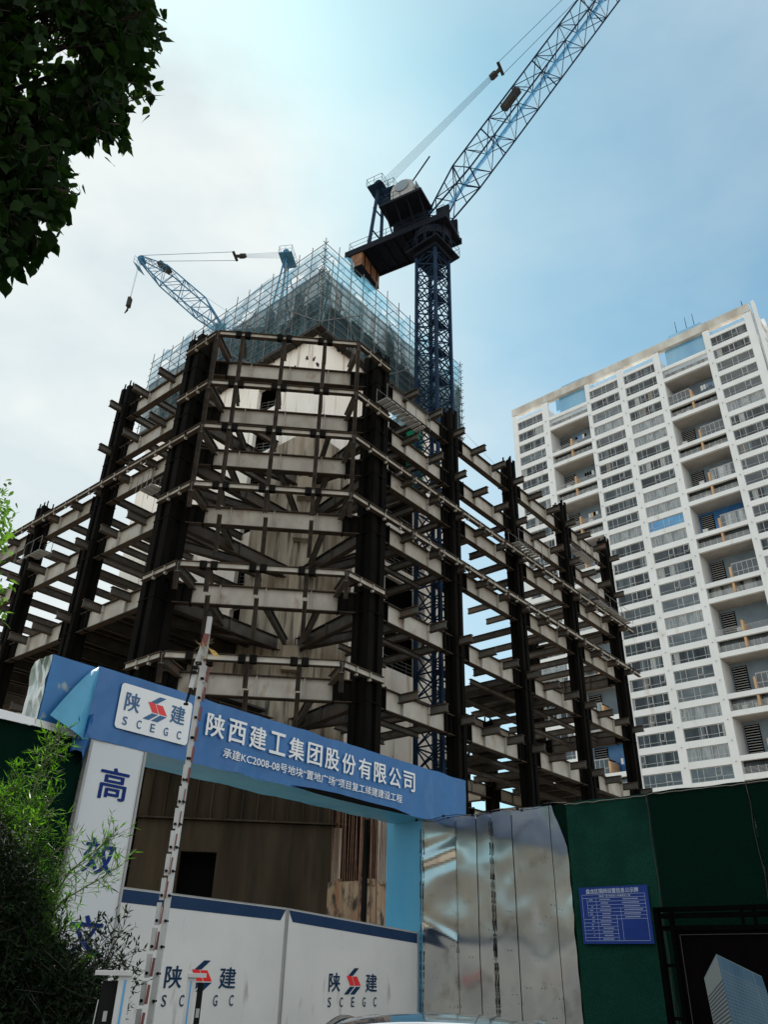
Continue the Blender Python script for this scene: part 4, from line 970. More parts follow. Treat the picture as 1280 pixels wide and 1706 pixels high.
def emblem(parent, fn, s0, s1, z0, z1, o, blue):
    # stacked chevrons: blue stroke above, two red blocks, blue strokes below
    w = s1 - s0; h = z1 - z0
    def pp(l): return [fn(s0 + a * w, o, z0 + b * h) for a, b in l]
    for l, m_ in (([(.22, .70), (.50, .70), (.86, 1.0), (.58, 1.0)], blue), ([(.12, .70), (.42, .70), (.62, .33), (.36, .33)], M['logored']), ([(.47, .68), (.76, .68), (1.0, .33), (.66, .33)], M['logored']),
                  ([(.0, .0), (.27, .0), (.62, .29), (.35, .29)], blue), ([(.36, .0), (.64, .0), (1.0, .29), (.70, .29)], blue)):
        mb = MB(); mb.poly(pp(l)); mb.build('emblem_stroke', m_, parent)

gate = empty('entrance_gate', GP(5, .5, -CAMZ), 'site entrance gate with a long blue lettered header banner and white left post', 'gate')
def gbox(s0, s1, o0, o1, z0, z1, mt, name, parent=gate):
    mb = MB(); mb.box(GP((s0 + s1) / 2, (o0 + o1) / 2, (z0 + z1) / 2), U, W, Z, s1 - s0, o1 - o0, z1 - z0); return mb.build(name, mt, parent)
# header: steel box wrapped in vinyl, front sheet slightly rippled
gbox(.0, 11.5, .04, 1.0, 3.47, 4.62, M['banner2'], 'header_box')
def ripple_sheet(s0, s1, z0, z1, o, fn, mt, name, parent, amp=.02, ns=120, nz=14, edge=.0, seed=1, f=1.2, zf=.6, skip=None):
    mb = MB(); vs = []
    for j in range(nz + 1):
        for i in range(ns + 1):
            s_ = s0 + (s1 - s0) * i / ns; z_ = z0 + (z1 - z0) * j / nz
            oo = o + amp * noise.noise(V((s_ * f, z_ * zf, seed))) + amp * .4 * noise.noise(V((s_ * f * 4, z_ * zf * 3, seed + 3)))
            if edge and j in (0, nz): z_ += edge * noise.noise(V((s_ * 1.6, j, seed)))
            vs.append(fn(s_, oo, z_))
    for j in range(nz):
        for i in range(ns):
            if skip and skip(i / ns, j / nz): continue
            k = j * (ns + 1) + i; mb.poly([vs[k], vs[k + 1], vs[k + ns + 2], vs[k + ns + 1]])
    return mb.build(name, mt, parent, smooth=True)
front = ripple_sheet(-.02, 11.52, 3.42, 4.68, 0, GP, M['banner'], 'header_banner', gate, .03, 160, 18, edge=.025, f=1.6, zf=1.3)
# underside skirt, sagging and torn near the right end
sk = MB(); ns = 90; vs = []
for j in range(5):
    for i in range(ns + 1):
        s_ = 1.25 + 8.4 * i / ns; o_ = 1.02 * j / 4
        zz = 3.44 - .05 * math.sin(j / 4 * math.pi) - .03 * abs(noise.noise(V((s_ * .8, j * .7, 4)))) - (.03 * noise.noise(V((s_ * .9, j, 2))) if j == 4 else 0) - .03 * j / 4
        vs.append(GP(s_, o_ + .01, zz))
for j in range(4):
    for i in range(ns): k = j * (ns + 1) + i; sk.poly([vs[k], vs[k + 1], vs[k + ns + 2], vs[k + ns + 1]])
sk.build('underside_skirt', M['banner2'], gate, smooth=True)
tr = MB()
tp = [(4.9, .02, 3.455), (5.6, .10, 3.40), (6.4, .12, 3.385), (7.4, .10, 3.39), (8.6, .05, 3.41), (9.1, .02, 3.43), (8.4, .015, 3.50), (7.4, .015, 3.50), (6.4, .015, 3.52), (5.6, .015, 3.50)]
tr.poly([GP(a, -.035 - b * .2, c - .01) for a, b, c in tp]); tr.build('torn_gap', M['void'], gate)
# logo plate with lettering
mb = MB(); pr_ = []
for cx, cz, a0 in ((2.11 - .07, 3.69 + .07, 270), (2.11 - .07, 4.51 - .07, 0), (.50 + .07, 4.51 - .07, 90), (.50 + .07, 3.69 + .07, 180)):
    for k in range(5): a = R(a0 + k * 22.5); pr_.append(GP(cx + .07 * math.cos(a), -.038, cz + .07 * math.sin(a)))
mb.poly(pr_); lp = mb.build('logo_plate', M['signwhite'], gate)
text_mesh('陕', M['logoblue'], 'letter', lp, GP, .62, .94, 4.03, 4.37, -.044, .022)
text_mesh('建', M['logoblue'], 'letter', lp, GP, 1.63, 1.97, 4.04, 4.38, -.044, .022)
emblem(lp, GP, 1.04, 1.56, 3.97, 4.44, -.044, M['logoblue'])
for ch, a in zip('SCEGC', (.64, .94, 1.24, 1.54, 1.84)): text_mesh(ch, M['logoblue'], 'letter', lp, GP, a, a + .10, 3.77, 3.92, -.044, .02)
chars('陕西建工集团股份有限公司', M['signwhite'], 'sign_character', front, GP, 2.50, 9.22, 3.99, 4.44, -.040, .47, .022)
text_mesh('承建KC2008-08号地块“置地广场”项目复工续建建设工程', M['signwhite'], 'sign_line', front, GP, 3.0, 8.70, 3.65, 3.84, -.040, .012)
# left return of the header: faded box end, silver end sheet and the loose corner of the banner
gbox(-.86, -.03, .06, .62, 3.50, 4.66, M['faded'], 'header_return')
es = MB(); vs = []
for j in range(9):
    for i in range(7):
        o_ = .02 + .60 * i / 6; z_ = 3.44 + 1.2 * j / 8
        q = GP(-.90 - .05 * noise.noise(V((i * .9, j * .5, 1))), o_, z_); vs.append(q)
for j in range(8):
    for i in range(6): k = j * 7 + i; es.poly([vs[k], vs[k + 1], vs[k + 8], vs[k + 7]])
es.build('silver_end_sheet', M['tornmetal'], gate)
fp = MB()   # loose flap folding back to the left from the banner corner
pts = {}
nf = 10
for j in range(nf + 1):
    for i in range(nf + 1):
        a, b = i / nf, j / nf            # a: 0 at banner edge -> 1 outer; b: 0 bottom -> 1 top
        reach = .75 * (1 - b) ** .8 * a
        s_ = -.01 - reach; o_ = -.02 - .30 * math.sin(a * math.pi) * (1 - b) ** .6 - .10 * a * (1 - b) + .03 * noise.noise(V((a * 4, b * 4, 3)))
        z_ = 3.34 + 1.33 * b + .26 * a * (1 - b) - .12 * math.sin(a * 3.1) * (1 - b)
        pts[i, j] = GP(s_, o_, z_)
for j in range(nf):
    for i in range(nf): fp.poly([pts[i, j], pts[i + 1, j], pts[i + 1, j + 1], pts[i, j + 1]])
fp.build('loose_flap', M['banner2'], gate, smooth=True)
hg = MB(); pts = {}
for j in range(9):
    for i in range(6):
        a, b = i / 5, j / 8; pts[i, j] = GP(-.12 + .30 * a + .05 * noise.noise(V((a * 3, b * 3, 1))) - .12 * (1 - b), -.05 + .10 * math.sin(a * 7 + b * 2) , 3.05 + .62 * b + .12 * math.sin(a * 4))
for j in range(8):
    for i in range(5): hg.poly([pts[i, j], pts[i + 1, j], pts[i + 1, j + 1], pts[i, j + 1]])
hg.build('hanging_scrap', M['banner'], gate, smooth=True)
# posts
gbox(.17, 1.24, .02, 1.1, -CAMZ, 3.42, M['post'], 'left_post')
mb = MB(); mb.bar(GP(.15, .0, -CAMZ), GP(.15, .0, 3.4), .04, .05, U); mb.bar(GP(1.26, .0, -CAMZ), GP(1.26, .0, 3.4), .03, .04, U)
for k in range(26): z_ = -1.3 + k * .18; mb.box(GP(.155 + .02 * noise.noise(V((k, 1, 1))), .07, z_), U, W, Z, .035, .12, .2)
mb.build('post_edge_strip', M['winch'], gate)
for ch, z0, z1, a, b in (('高', 2.50, 3.02, .45, 1.03), ('效', 1.33, 1.87, .43, 1.03), ('文', .17, .72, .43, 1.05)):
    text_mesh(ch, M['signblue'], 'post_character', gate, GP, a, b, z0, z1, .012, .022)
gbox(9.66, 10.7, .05, 1.22, -CAMZ, 3.44, M['banner2'], 'right_post')
gbox(9.0, 9.1, 1.35, 1.45, -CAMZ, 3.44, M['darksteel'], 'rear_upright')

# ---------------- sliding gate leaves
def leaf(s0, s1, zl, zr, label, notch_l, notch_r):
    lf = empty('gate_leaf', GP((s0 + s1) / 2, .2, -CAMZ), label, 'gate', 'white sliding gate leaves')
    f_ = lambda s: zl + (zr - zl) * (s - s0) / (s1 - s0)
    mb = MB(); a, b = GP(s0, .16, 0), GP(s1, .16, 0)
    mb.hexa([GP(s0, .16, -1.5), GP(s1, .16, -1.5), GP(s1, .24, -1.5), GP(s0, .24, -1.5), GP(s0, .16, zl), GP(s1, .16, zr), GP(s1, .24, zr), GP(s0, .24, zl)])
    body_ = mb.build('leaf_panel', M['leafwhite'], lf)
    mb = MB(); h = .215
    l0 = s0 + (.16 if notch_l else .03); l1 = s0 + (.03 if notch_l else .03); r0 = s1 - (.16 if notch_r else .03); r1 = s1 - .03
    mb.poly([GP(l0, .155, f_(l0) - h), GP(r0, .155, f_(r0) - h), GP(r1, .155, f_(r1) - .012), GP(l1, .155, f_(l1) - .012)]); mb.build('top_band', M['navy'], lf)
    mb = MB(); mb.bar(GP(s0 + .015, .15, -1.5), GP(s0 + .015, .15, zl), .03, .03, U); mb.bar(GP(s1 - .015, .15, -1.5), GP(s1 - .015, .15, zr), .03, .03, U); mb.bar(GP(s0, .2, zl + .012), GP(s1, .2, zr + .012), .09, .02)
    mb.build('leaf_edge', M['winch'], lf)
    return lf
l1_ = leaf(1.27, 5.27, 1.18, 1.11, 'left white gate leaf with navy top band, partly behind the raised barrier arm', False, True)
l2_ = leaf(5.29, 9.6, 1.11, .88, 'right white gate leaf with navy top band, next to the dented metal sheets', True, False)
for lf, s0, s1, zt2 in ((l1_, 2.50, 4.10, .09), (l2_, 6.60, 8.14, .05)):
    w = s1 - s0; k = .1525
    text_mesh('陕', M['navytext'], 'letter', lf, GP, s0, s0 + w * .23, zt2 - .36, zt2 - .03, k, .022)
    text_mesh('建', M['navytext'], 'letter', lf, GP, s1 - w * .25, s1, zt2 - .36, zt2 - .03, k, .022)
    emblem(lf, GP, s0 + w * .31, s0 + w * .65, zt2 - .41, zt2 + .07, k, M['navytext'])
    for i, ch in enumerate('SCEGC'): text_mesh(ch, M['navytext'], 'letter', lf, GP, s0 + (w - .11) * i / 4, s0 + (w - .11) * i / 4 + .10, zt2 - .63, zt2 - .46, k, .012)

# ---------------- left hoarding with green turf and its trim
lh = empty('green_hoarding', GP(-3, .3, -CAMZ), 'dark green turf covered hoarding left of the white gate post', 'hoarding')
ripple_sheet(-9, .12, -CAMZ, 3.42, .10, GP, M['turfdark'], 'turf_cover', lh, .06, 60, 20)
mb = MB(); vs = []
for i in range(61):
    s_ = -9 + 9.1 * i / 60; vs.append((GP(s_, .03, 3.40 + .04 * noise.noise(V((s_ * 1.5, 0, 0)))), GP(s_, .05, 3.53 + .03 * noise.noise(V((s_ * 1.1, 5, 0)))), GP(s_, .25, 3.55)))
for i in range(60):
    mb.poly([vs[i][0], vs[i + 1][0], vs[i + 1][1], vs[i][1]]); mb.poly([vs[i][1], vs[i + 1][1], vs[i + 1][2], vs[i][2]])
mb.build('white_top_trim', M['signwhite'], lh)
mb = MB(); mb.box(GP(-4.45, .45, .9), U, W, Z, 9, .3, 5.0); mb.build('backing_frame', M['darksteel'], lh)

# ---------------- dented metal sheets
sh = empty('metal_hoarding', FP(1.9, 0, -CAMZ), 'dented galvanised sheet hoarding with dark rusted seams right of the gate', 'hoarding')
seams = [0.0, 1.03, 1.62, 2.03, 2.61, 3.60]
def dents(s_, z_):
    q = V((s_ * 1.1, z_ * .9, 2)); v_ = .022 * noise.noise(q) + .006 * noise.noise(V((s_ * 2.5, z_ * 2.2, 7)))
    if s_ < 1.03: v_ += .014 * math.exp(-((z_ - 2.5 - .12 * s_) / .35) ** 2) * math.sin((z_ - s_ * .25) * 11) + .010 * math.exp(-((z_ - 1.0 + .3 * s_) / .25) ** 2) * math.sin((z_ + s_ * .5) * 12)
    return v_
for i in range(len(seams)):
    s0 = seams[i]; s1 = seams[i + 1] if i < 5 else 4.0
    mb = MB(); nx, nz_ = 8 + int((s1 - s0) * 28), 130; vs = []
    for j in range(nz_ + 1):
        for k in range(nx + 1):
            s_ = s0 + .008 + (s1 - s0 - .016) * k / nx; z_ = -CAMZ + (3.39 + CAMZ) * j / nz_
            if i == 5:                                # torn curling right edge
                cut = .06 + .32 * max(0, min(1, (3.39 - z_) / .9)) + .03 * noise.noise(V((z_ * 3, 1, 1))); s_ = s0 + .008 + cut * k / nx
            e = .006 * (k / nx) ** 4
            vs.append(FP(s_, dents(s_, z_) + e + (i % 2) * .006, z_))
    for j in range(nz_):
        for k in range(nx): q = j * (nx + 1) + k; mb.poly([vs[q], vs[q + 1], vs[q + nx + 2], vs[q + nx + 1]])
    mb.build('metal_sheet', M['sheet'], sh, smooth=True)
mb = MB(); mb.box(FP(2.0, -.12, .85), U, W, Z, .04, 4.0, 4.9); mb.build('dark_backing', M['void'], sh)
mb = MB()
zz = 3.1
while zz > -1.5:
    for sx, dn in ((2.03, .045), (0.0, .04), (1.03, .010)):
        if random.random() < (.9 if dn > .02 else .35):
            wd_ = random.uniform(.2, 1) * dn; hh = random.uniform(.04, .14)
            mb.poly([FP(sx - wd_ * .5 + random.uniform(-.02, .02), .06, zz), FP(sx + wd_ * .6, .06, zz + random.uniform(-.02, .02)), FP(sx + wd_ * random.uniform(.2, .7), .06, zz + hh), FP(sx - wd_ * random.uniform(.2, .6), .06, zz + hh)])
    zz -= .055
for k in range(60): s_, z_ = random.uniform(.1, 3.7), random.uniform(-1, 2.8); r_ = random.uniform(.006, .014); mb.poly([FP(s_ + r_ * math.cos(t), .075, z_ + r_ * math.sin(t)) for t in [i * math.pi / 3 for i in range(6)]])
mb.build('rust_scab', M['stub'], sh)
mb = MB(); pts = [FP(-.1 + k * .42, .09 + .01 * math.sin(k), 3.38 - .035 * math.sin(k * 1.9) + (.02 * k * .1)) for k in range(11)]
mb.path(pts, [.008] * 11, 5); 
for k in (0, 2, 4, 5, 7, 9): mb.box(pts[k], U, W, Z, .04, .05, .05)
mb.build('tie_cable', M['black'], sh)

# ---------------- right turf hoarding panels
def turf(s0, s1, z0, z1, mt, label):
    t_ = empty('green_hoarding', FP((s0 + s1) / 2, 0, -CAMZ), label, 'hoarding', 'turf covered hoardings right of the metal sheets')
    ripple_sheet(s0, s1, -CAMZ, z0, 0, FP, mt, 'turf_cover', t_, .035, max(8, int((s1 - s0) * 8)), 40, edge=.03, seed=s0)
    mb = MB(); mb.box(FP((s0 + s1) / 2, -.13, .9), U, W, Z, .1, s1 - s0 - .1, 5.0); mb.build('backing_frame', M['darksteel'], t_)
    mb = MB(); pts = [FP(s0 + (s1 - s0) * k / 14, .035 + .01 * math.sin(k), z0 - .05 + .03 * noise.noise(V((s0 + k * .7, 1, 2)))) for k in range(15)]; mb.path(pts, [.012] * 15, 5); mb.build('edge_cord', M['stub'], t_)
    mb = MB(); pts = [FP(s1 - .02, .03, z0 - k * (z0 + CAMZ) / 12 + .0) + (-W) * .02 * math.sin(k * 2) for k in range(13)]; mb.path(pts, [.008] * 13, 5); mb.build('seam_wire', M['stub'], t_)
turf(4.02, 5.93, 3.41, 3.42, M['turf'], 'bright green turf hoarding panel that carries the small blue notice board')
turf(5.95, 7.968, 3.43, 3.43, M['turfdark'], 'dark green turf hoarding panel above and behind the black display frame')
turf(7.97, 11.5, 3.43, 3.43, M['turfdark'], 'dark green turf hoarding panel at the right edge of the photo')
mb = MB(); mb.poly([FP(3.68, -.05, 3.38), FP(4.05, -.05, 3.40), FP(4.05, -.05, 1.9), FP(3.98, -.05, 2.3)]); mb.box(FP(3.9, -.1, 1), U, W, Z, .02, .35, 4.7)
gp = mb.build('torn_turf_corner', M['turfdark'], sh)
# notice board
nb_ = empty('notice_board', FP(4.95, .03, 1.17), 'blue printed notice board fixed to the green turf panel', 'notice board')
NBs0, NBs1, NBz0, NBz1 = 4.19, 5.69, .645, 1.68
mb = MB(); mb.box(FP((NBs0 + NBs1) / 2, .06, (NBz0 + NBz1) / 2), W, U, Z, NBs1 - NBs0, .02, NBz1 - NBz0); mb.build('board', M['infoblue'], nb_)
text_mesh('盘龙区围挡设置信息公示牌', M['infowhite'], 'board_title', nb_, FP, 4.35, 5.50, 1.555, 1.645, .0725, .022)
text_mesh('“置地广场”项目复工续建建设工程', M['infowhite'], 'board_line', nb_, FP, 4.62, 5.32, 1.488, 1.522, .0725, .012)
mb = MB()
def ln(s0, z0, s1, z1, t=.005):
    if abs(z1 - z0) < 1e-6: mb.poly([FP(s0, .072, z0 - t / 2), FP(s1, .072, z0 - t / 2), FP(s1, .072, z0 + t / 2), FP(s0, .072, z0 + t / 2)])
    else: mb.poly([FP(s0 - t / 2, .0722, z0), FP(s0 + t / 2, .0722, z0), FP(s0 + t / 2, .0722, z1), FP(s0 - t / 2, .0722, z1)])
zs = [1.535, 1.475, 1.41, 1.345, 1.28, 1.215, 1.15, 1.085, 1.02, .955, .89, .825, .76, .70]
for z_ in zs: ln(4.25 if z_ in (1.535, 1.475) or z_ < 1.12 else 4.36, z_, 5.62 if z_ > 1.08 or z_ == .70 else 4.98, z_)
for s_ in (4.25, 5.62): ln(s_, zs[-1], s_, zs[0])
ln(4.36, 1.15, 4.36, 1.475); ln(4.56, .70, 4.56, 1.475); ln(4.98, .70, 4.98, 1.15); ln(5.08, .70, 5.08, 1.28)
mb.build('table_rule', M['infowhite'], nb_)
mb = MB(); rn = random.Random(3)                      # print too small to read
for i in range(1, 13):
    zc = (zs[i] + zs[i + 1 if i < 13 else i]) / 2 if i < 13 else 0
    for (a, b) in ((4.39, 4.53), (4.62, 4.92), (5.12, 5.55)):
        if b > 5.1 and i > 6: continue
        x = a + rn.uniform(0, .06)
        while x < b - rn.uniform(0, .1):
            w__ = .008; mb.poly([FP(x, .0724, zc - .010), FP(x + w__, .0724, zc - .010), FP(x + w__, .0724, zc + .010), FP(x, .0724, zc + .010)]); x += .014
mb.build('fine_print', M['infowhite'], nb_)

# ---------------- black display frame with a tower poster
df = empty('display_frame', FP(7.9, 2.2, -CAMZ), 'black steel display frame holding a dark poster of a glass tower, bottom right', 'display')
def DP(s, o, z): return FP(s, 2.0 + o, z)
mb = MB()
for z_ in (1.085, .985, .80): mb.bar(DP(6.58, 0, z_), DP(11, 0, z_ - .0), .07, .075)
for s_ in (6.62, 6.87): mb.bar(DP(s_, 0, -CAMZ), DP(s_, 0, 1.12), .08 if s_ < 6.7 else .06, .13 if s_ < 6.7 else .10, U)
for z_ in (.25, -.5): mb.bar(DP(6.6, 0, z_), DP(6.9, 0, z_), .06, .05)
for s_ in (8.05, 8.25, 9.6): mb.bar(DP(s_, 0, .80), DP(s_, 0, 1.08), .04, .05, U)
mb.build('steel_frame', M['blackframe'], df)
mb = MB(); mb.box(DP(8.97, -.02, -.38), W, U, Z, 4.1, .04, 2.3); po = mb.build('poster_board', M['posterblack'], df)
mb = MB(); mb.bar(DP(6.98, .02, .70), DP(11, .02, .72), .012, .010); mb.bar(DP(6.98, .02, -1.4), DP(6.98, .02, .7), .012, .010, U); mb.build('poster_border', M['stub'], po)
M['twglass'] = mat('printed_glass', (.035, .09, .15), (.07, .14, .20), 3, .5, stretch=(1, 1, .3)); M['twside'] = mat('printed_stone', (.16, .18, .18), None, rough=.5); M['twline'] = mat('printed_line', (.13, .19, .22), None, rough=.5); M['twdark'] = mat('printed_dark', (.02, .03, .04), None, rough=.5)
TT = [(7.27, .05), (7.53, .41), (7.60, -1.5), (7.36, -1.5), (8.14, .10), (8.30, -1.5), (8.55, -1.5)]
mb = MB()
mb.poly([DP(a, .004, b) for a, b in ((7.36, -1.5), (7.68, -1.5), (7.53, .41), (7.27, .07))], 0)
mb.poly([DP(a, .004, b) for a, b in ((7.68, -1.5), (8.44, -1.5), (8.18, .11), (7.53, .41))], 1)
for i in range(30):                                   # printed facade grid
    f0 = i / 30; za = -1.5 + (1.60) * f0; zl = -1.5 + (.15 + 1.2) * f0
    xl = 7.36 - .09 * f0 * .9 + .01; xr = 7.68 - .15 * f0 * .82
    mb.poly([DP(xl, .006, zl), DP(xr, .006, za), DP(xr, .006, za + .02), DP(xl, .006, zl + .02)], 3)
for i in range(1, 12):
    t = i / 12; mb.poly([DP(7.68 + .76 * t, .006, -1.5), DP(7.684 + .76 * t, .006, -1.5), DP(7.534 + .65 * t * .98, .006, .30 - .30 * t), DP(7.53 + .65 * t * .98, .006, .30 - .30 * t)], 2)
for i in range(34):
    f0 = i / 34; z_ = -1.5 + 1.75 * f0; mb.poly([DP(7.68 - .13 * f0, .0055, z_), DP(8.44 - .24 * f0, .0055, z_ - .28 * f0), DP(8.44 - .24 * f0, .0055, z_ - .28 * f0 + .008), DP(7.68 - .13 * f0, .0055, z_ + .008)], 2)
for (a, b, c, d_) in ((7.53, .41, 8.18, .11), (7.27, .07, 7.53, .41)): mb.poly([DP(a, .0065, b), DP(c, .0065, d_), DP(c, .0065, d_ + .012), DP(a, .0065, b + .012)], 2)
mb.poly([DP(8.04, .0065, .17), DP(8.05, .0065, .17), DP(8.28, .0065, -1.5), DP(8.27, .0065, -1.5)], 2)
mb.build('printed_tower', [M['twside'], M['twglass'], M['twline'], M['twdark']], po)

# ---------------- low block across the street, mirrored in the metal sheets
ax_ = V((.33, -.944, 0)); ay_ = V((.944, .33, 0)); sbc = V((-62, -10, 0))
sb = empty('street_building', sbc, 'low beige shop block across the street, only mirrored in the metal sheets', 'building')
mb = MB(); mb.box(sbc + Z * 5.6, ax_, ay_, Z, 70, 12, 11.2); mb.box(sbc + Z * 11.45, ax_, ay_, Z, 71, 13, .5); mb.build('wall', mat('beige_render', (.55, .47, .38), (.45, .39, .32), .3, .8), sb)
for k in range(16):
    for zz in (5.4, 8.8):
        mb = MB(); mb.box(sbc + ax_ * (-32 + k * 4.3) + ay_ * 6.02 + Z * zz, ax_, ay_, Z, 1.8, .08, 1.5); mb.build('window', M['g1'], sb)
mb = MB(); mb.box(sbc + ay_ * 6.05 + Z * 1.7, ax_, ay_, Z, 68, .1, 3.2); mb.build('shop_front', M['g0'], sb)

# ---------------- barrier with raised arm
bar = empty('boom_barrier', at(236, 1720, 7.0) * 1, 'raised white boom barrier arm with red reflective stripes and straw tied near the tip', 'barrier')
bar.location.z = 0
def AT(px, py, d): return at(px, py, d)
b0 = AT(236, 1722, 7.0); b1 = AT(350, 1028, 7.0); bd_ = (b1 - b0).normalized(); bx = bd_.cross(V((0, -1, 0))).normalized()
Lb = (b1 - b0).length; by = bd_.cross(bx).normalized()
if bx.x < 0: bx = -bx
mb = MB(); mb.bar(b0 + bx * .045, b1, .042, .035, by); mb.build('main_boom', M['boomwhite'], bar)
mb = MB(); n = 16
for k in range(n):                                    # stepped lower rail of the folding skirt
    f0, f1 = k / n * .86, (k + 1) / n * .86 - .006; off = .085 * (1 - f0 * 1.05)
    mb.bar(b0 + bd_ * Lb * f0 - bx * (off - .045), b0 + bd_ * Lb * f1 - bx * (off - .040), .034, .03, by)
mb.build('skirt_rail', M['boomwhite'], bar)
mb = MB()
for k in range(n):
    f0, f1 = (k + .05) / n * .86, (k + .75) / n * .86; off = .085 * (1 - f0 * 1.05) - .045
    mb.bar(b0 + bd_ * Lb * f0 - bx * (off - .030) - by * 0, b0 + bd_ * Lb * f1 - bx * (off - .032), .009, .05, by)
mb.build('red_strip', M['boomred'], bar)
mb = MB()
for k in range(n + 1):
    f0 = k / n * .86; off = .085 * (1 - f0 * 1.05) - .045
    for o_ in (-off, .045 * (1 - f0) + .012): c = b0 + bd_ * (Lb * f0 + .03) + bx * o_; mb = MB(); mb.tube(c - V((0, .035, 0)), c + V((0, .035, 0)), .011, n=8, caps=True); mb.build('rivet', M['black'], bar)
mb = MB(); e0 = AT(344, 1062, 6.95); e1 = AT(327, 1110, 6.95); e2 = AT(318, 1147, 6.9); e3 = AT(310, 1172, 6.9)
mb.bar(e0, e1, .045, .04, by); mb.bar(e1, e2, .036, .036, by); sp = mb.build('support_leg', M['boomwhite'], bar)
mb = MB(); mb.bar(AT(345, 1056, 6.93), AT(339, 1076, 6.93), .05, .02, by); mb.build('red_tip_band', M['boomred'], sp)
mb = MB(); mb.tube(e2, e3, .016, .010, 6, caps=True); mb.tube(e3 - Z * .01, e3 + Z * .002, .022, n=8, caps=True)
for q in ((331, 1105), (325, 1112), (323, 1120)): c = AT(*q, 6.9); mb.box(c, V((1, 0, 0)), V((0, 1, 0)), Z, .05, .05, .02)
mb.build('leg_fitting', M['black'], sp)
stw = MB()
for k in range(26):
    a = AT(341, 1078, 6.9) + V((random.uniform(-.02, .04), random.uniform(-.03, .03), random.uniform(-.12, .05))); dd = V((random.uniform(-.6, .6), random.uniform(-.5, .5), random.uniform(-1, .7))).normalized() * random.uniform(.04, .11); stw.tube(a, a + dd, .003, .001, 3)
tag(stw.build('straw_bundle', M['straw']), 'wisp of dry straw tied round the barrier arm near its tip', 'straw')
yl = MB(); a = AT(347, 1079, 6.9); t_ = AT(367, 1096, 6.88); dd = (t_ - a); sd_ = dd.cross(V((0, 1, 0))).normalized()
prf = [0, .3, .8, 1, .8, .4, 0]
for i in range(6):
    f0, f1 = i / 6, (i + 1) / 6; c0, c1 = a + dd * f0, a + dd * f1; yl.poly([c0 - sd_ * .02 * prf[i], c1 - sd_ * .02 * prf[i + 1], c1 + sd_ * .02 * prf[i + 1] + V((0, .01, 0)), c0 + sd_ * .02 * prf[i] + V((0, .01, 0))])
tag(yl.build('yellow_leaf', M['yleaf']), 'single curled yellow leaf caught on the barrier arm', 'leaf')
# arm hub and housing
hb = AT(262, 1700, 7.0); mb = MB(); c = V((hb.x, hb.y, 0))
mb.prism([(c.x - .17, c.y - .15), (c.x + .17, c.y - .15), (c.x + .17, c.y + .15), (c.x - .17, c.y + .15)], 0, 1.02); mb.build('barrier_housing', M['boomwhite'], bar)
mb = MB(); mb.hexa([c + V((-.20, -.18, 1.02)), c + V((.20, -.18, 1.02)), c + V((.20, .18, 1.02)), c + V((-.20, .18, 1.02)), c + V((-.20, -.18, 1.16)), c + V((.06, -.18, 1.16)), c + V((.06, .18, 1.16)), c + V((-.20, .18, 1.16))]); mb.box(c + V((0.05, -.155, .6)), V((1, 0, 0)), V((0, 1, 0)), Z, .2, .012, .6)
mb.build('housing_cap', M['black'], bar)

# ---------------- camera cabinets
def cabinet(px0, px1, dist, top, dark_left, label):
    a = AT((px0 + px1) / 2, 1640, dist); x, y = a.x, a.y; w = abs(AT(px1, 1640, dist).x - AT(px0, 1640, dist).x)
    cb = empty('plate_camera_cabinet', V((x, y, 0)), label, 'cabinet', 'white cabinets with blue stripes at the barrier')
    dr_ = V((x, y, 0)).normalized(); sdv = V((dr_.y, -dr_.x, 0))
    wh = w * .46; dk = w * .54
    cw_ = V((x, y, 0)) + sdv * (w * .27 if dark_left else -w * .23); cd_ = V((x, y, 0)) - sdv * (w * .23 if dark_left else -w * .27)
    mb = MB(); mb.box(cw_ + Z * top / 2, sdv, dr_, Z, wh, .24, top); mb.box(V((x, y, top)) + Z * .012 - (sdv * w * .16 if dark_left else V((0, 0, 0))), sdv, dr_, Z, w * (1.3 if dark_left else 1.02), .28, .024); mb.build('cabinet_shell', M['boomwhite'], cb)
    mb = MB(); mb.box(cd_ + Z * (top - .03) / 2 + dr_ * .03, sdv, dr_, Z, dk if dark_left else w * .30, .2, top - .03); dk_ = mb.build('dark_front', M['black'], cb)
    mb = MB(); mb.box(cw_ + Z * top / 2 - dr_ * .121 + sdv * (wh * .02 if dark_left else -wh * .05), sdv, dr_, Z, wh * .16, .004, top - .04); mb.build('blue_stripe', M['stripeblue'], cb)
    mb = MB()
    cc = cd_ - dr_ * .075 + Z * (top - .2)
    mb.box(cc, sdv, dr_, Z, .022, .006, .05); mb.build('lens_window', M['winch'], dk_)
    if dark_left:
        mb = MB(); mb.bar(cd_ - dr_ * .08 - sdv * .09 + Z * .6, cd_ - dr_ * .08 - sdv * .05 + Z * (top - .12), .006, .004); mb.build('edge_trim', M['rail'], dk_)
cabinet(170, 219, 5.6, 1.565, True, 'wider white cabinet with blue stripe and black front, beside the dark shrub')
cabinet(310, 342, 6.3, 1.56, False, 'narrow white cabinet with blue stripe standing right of the barrier arm')

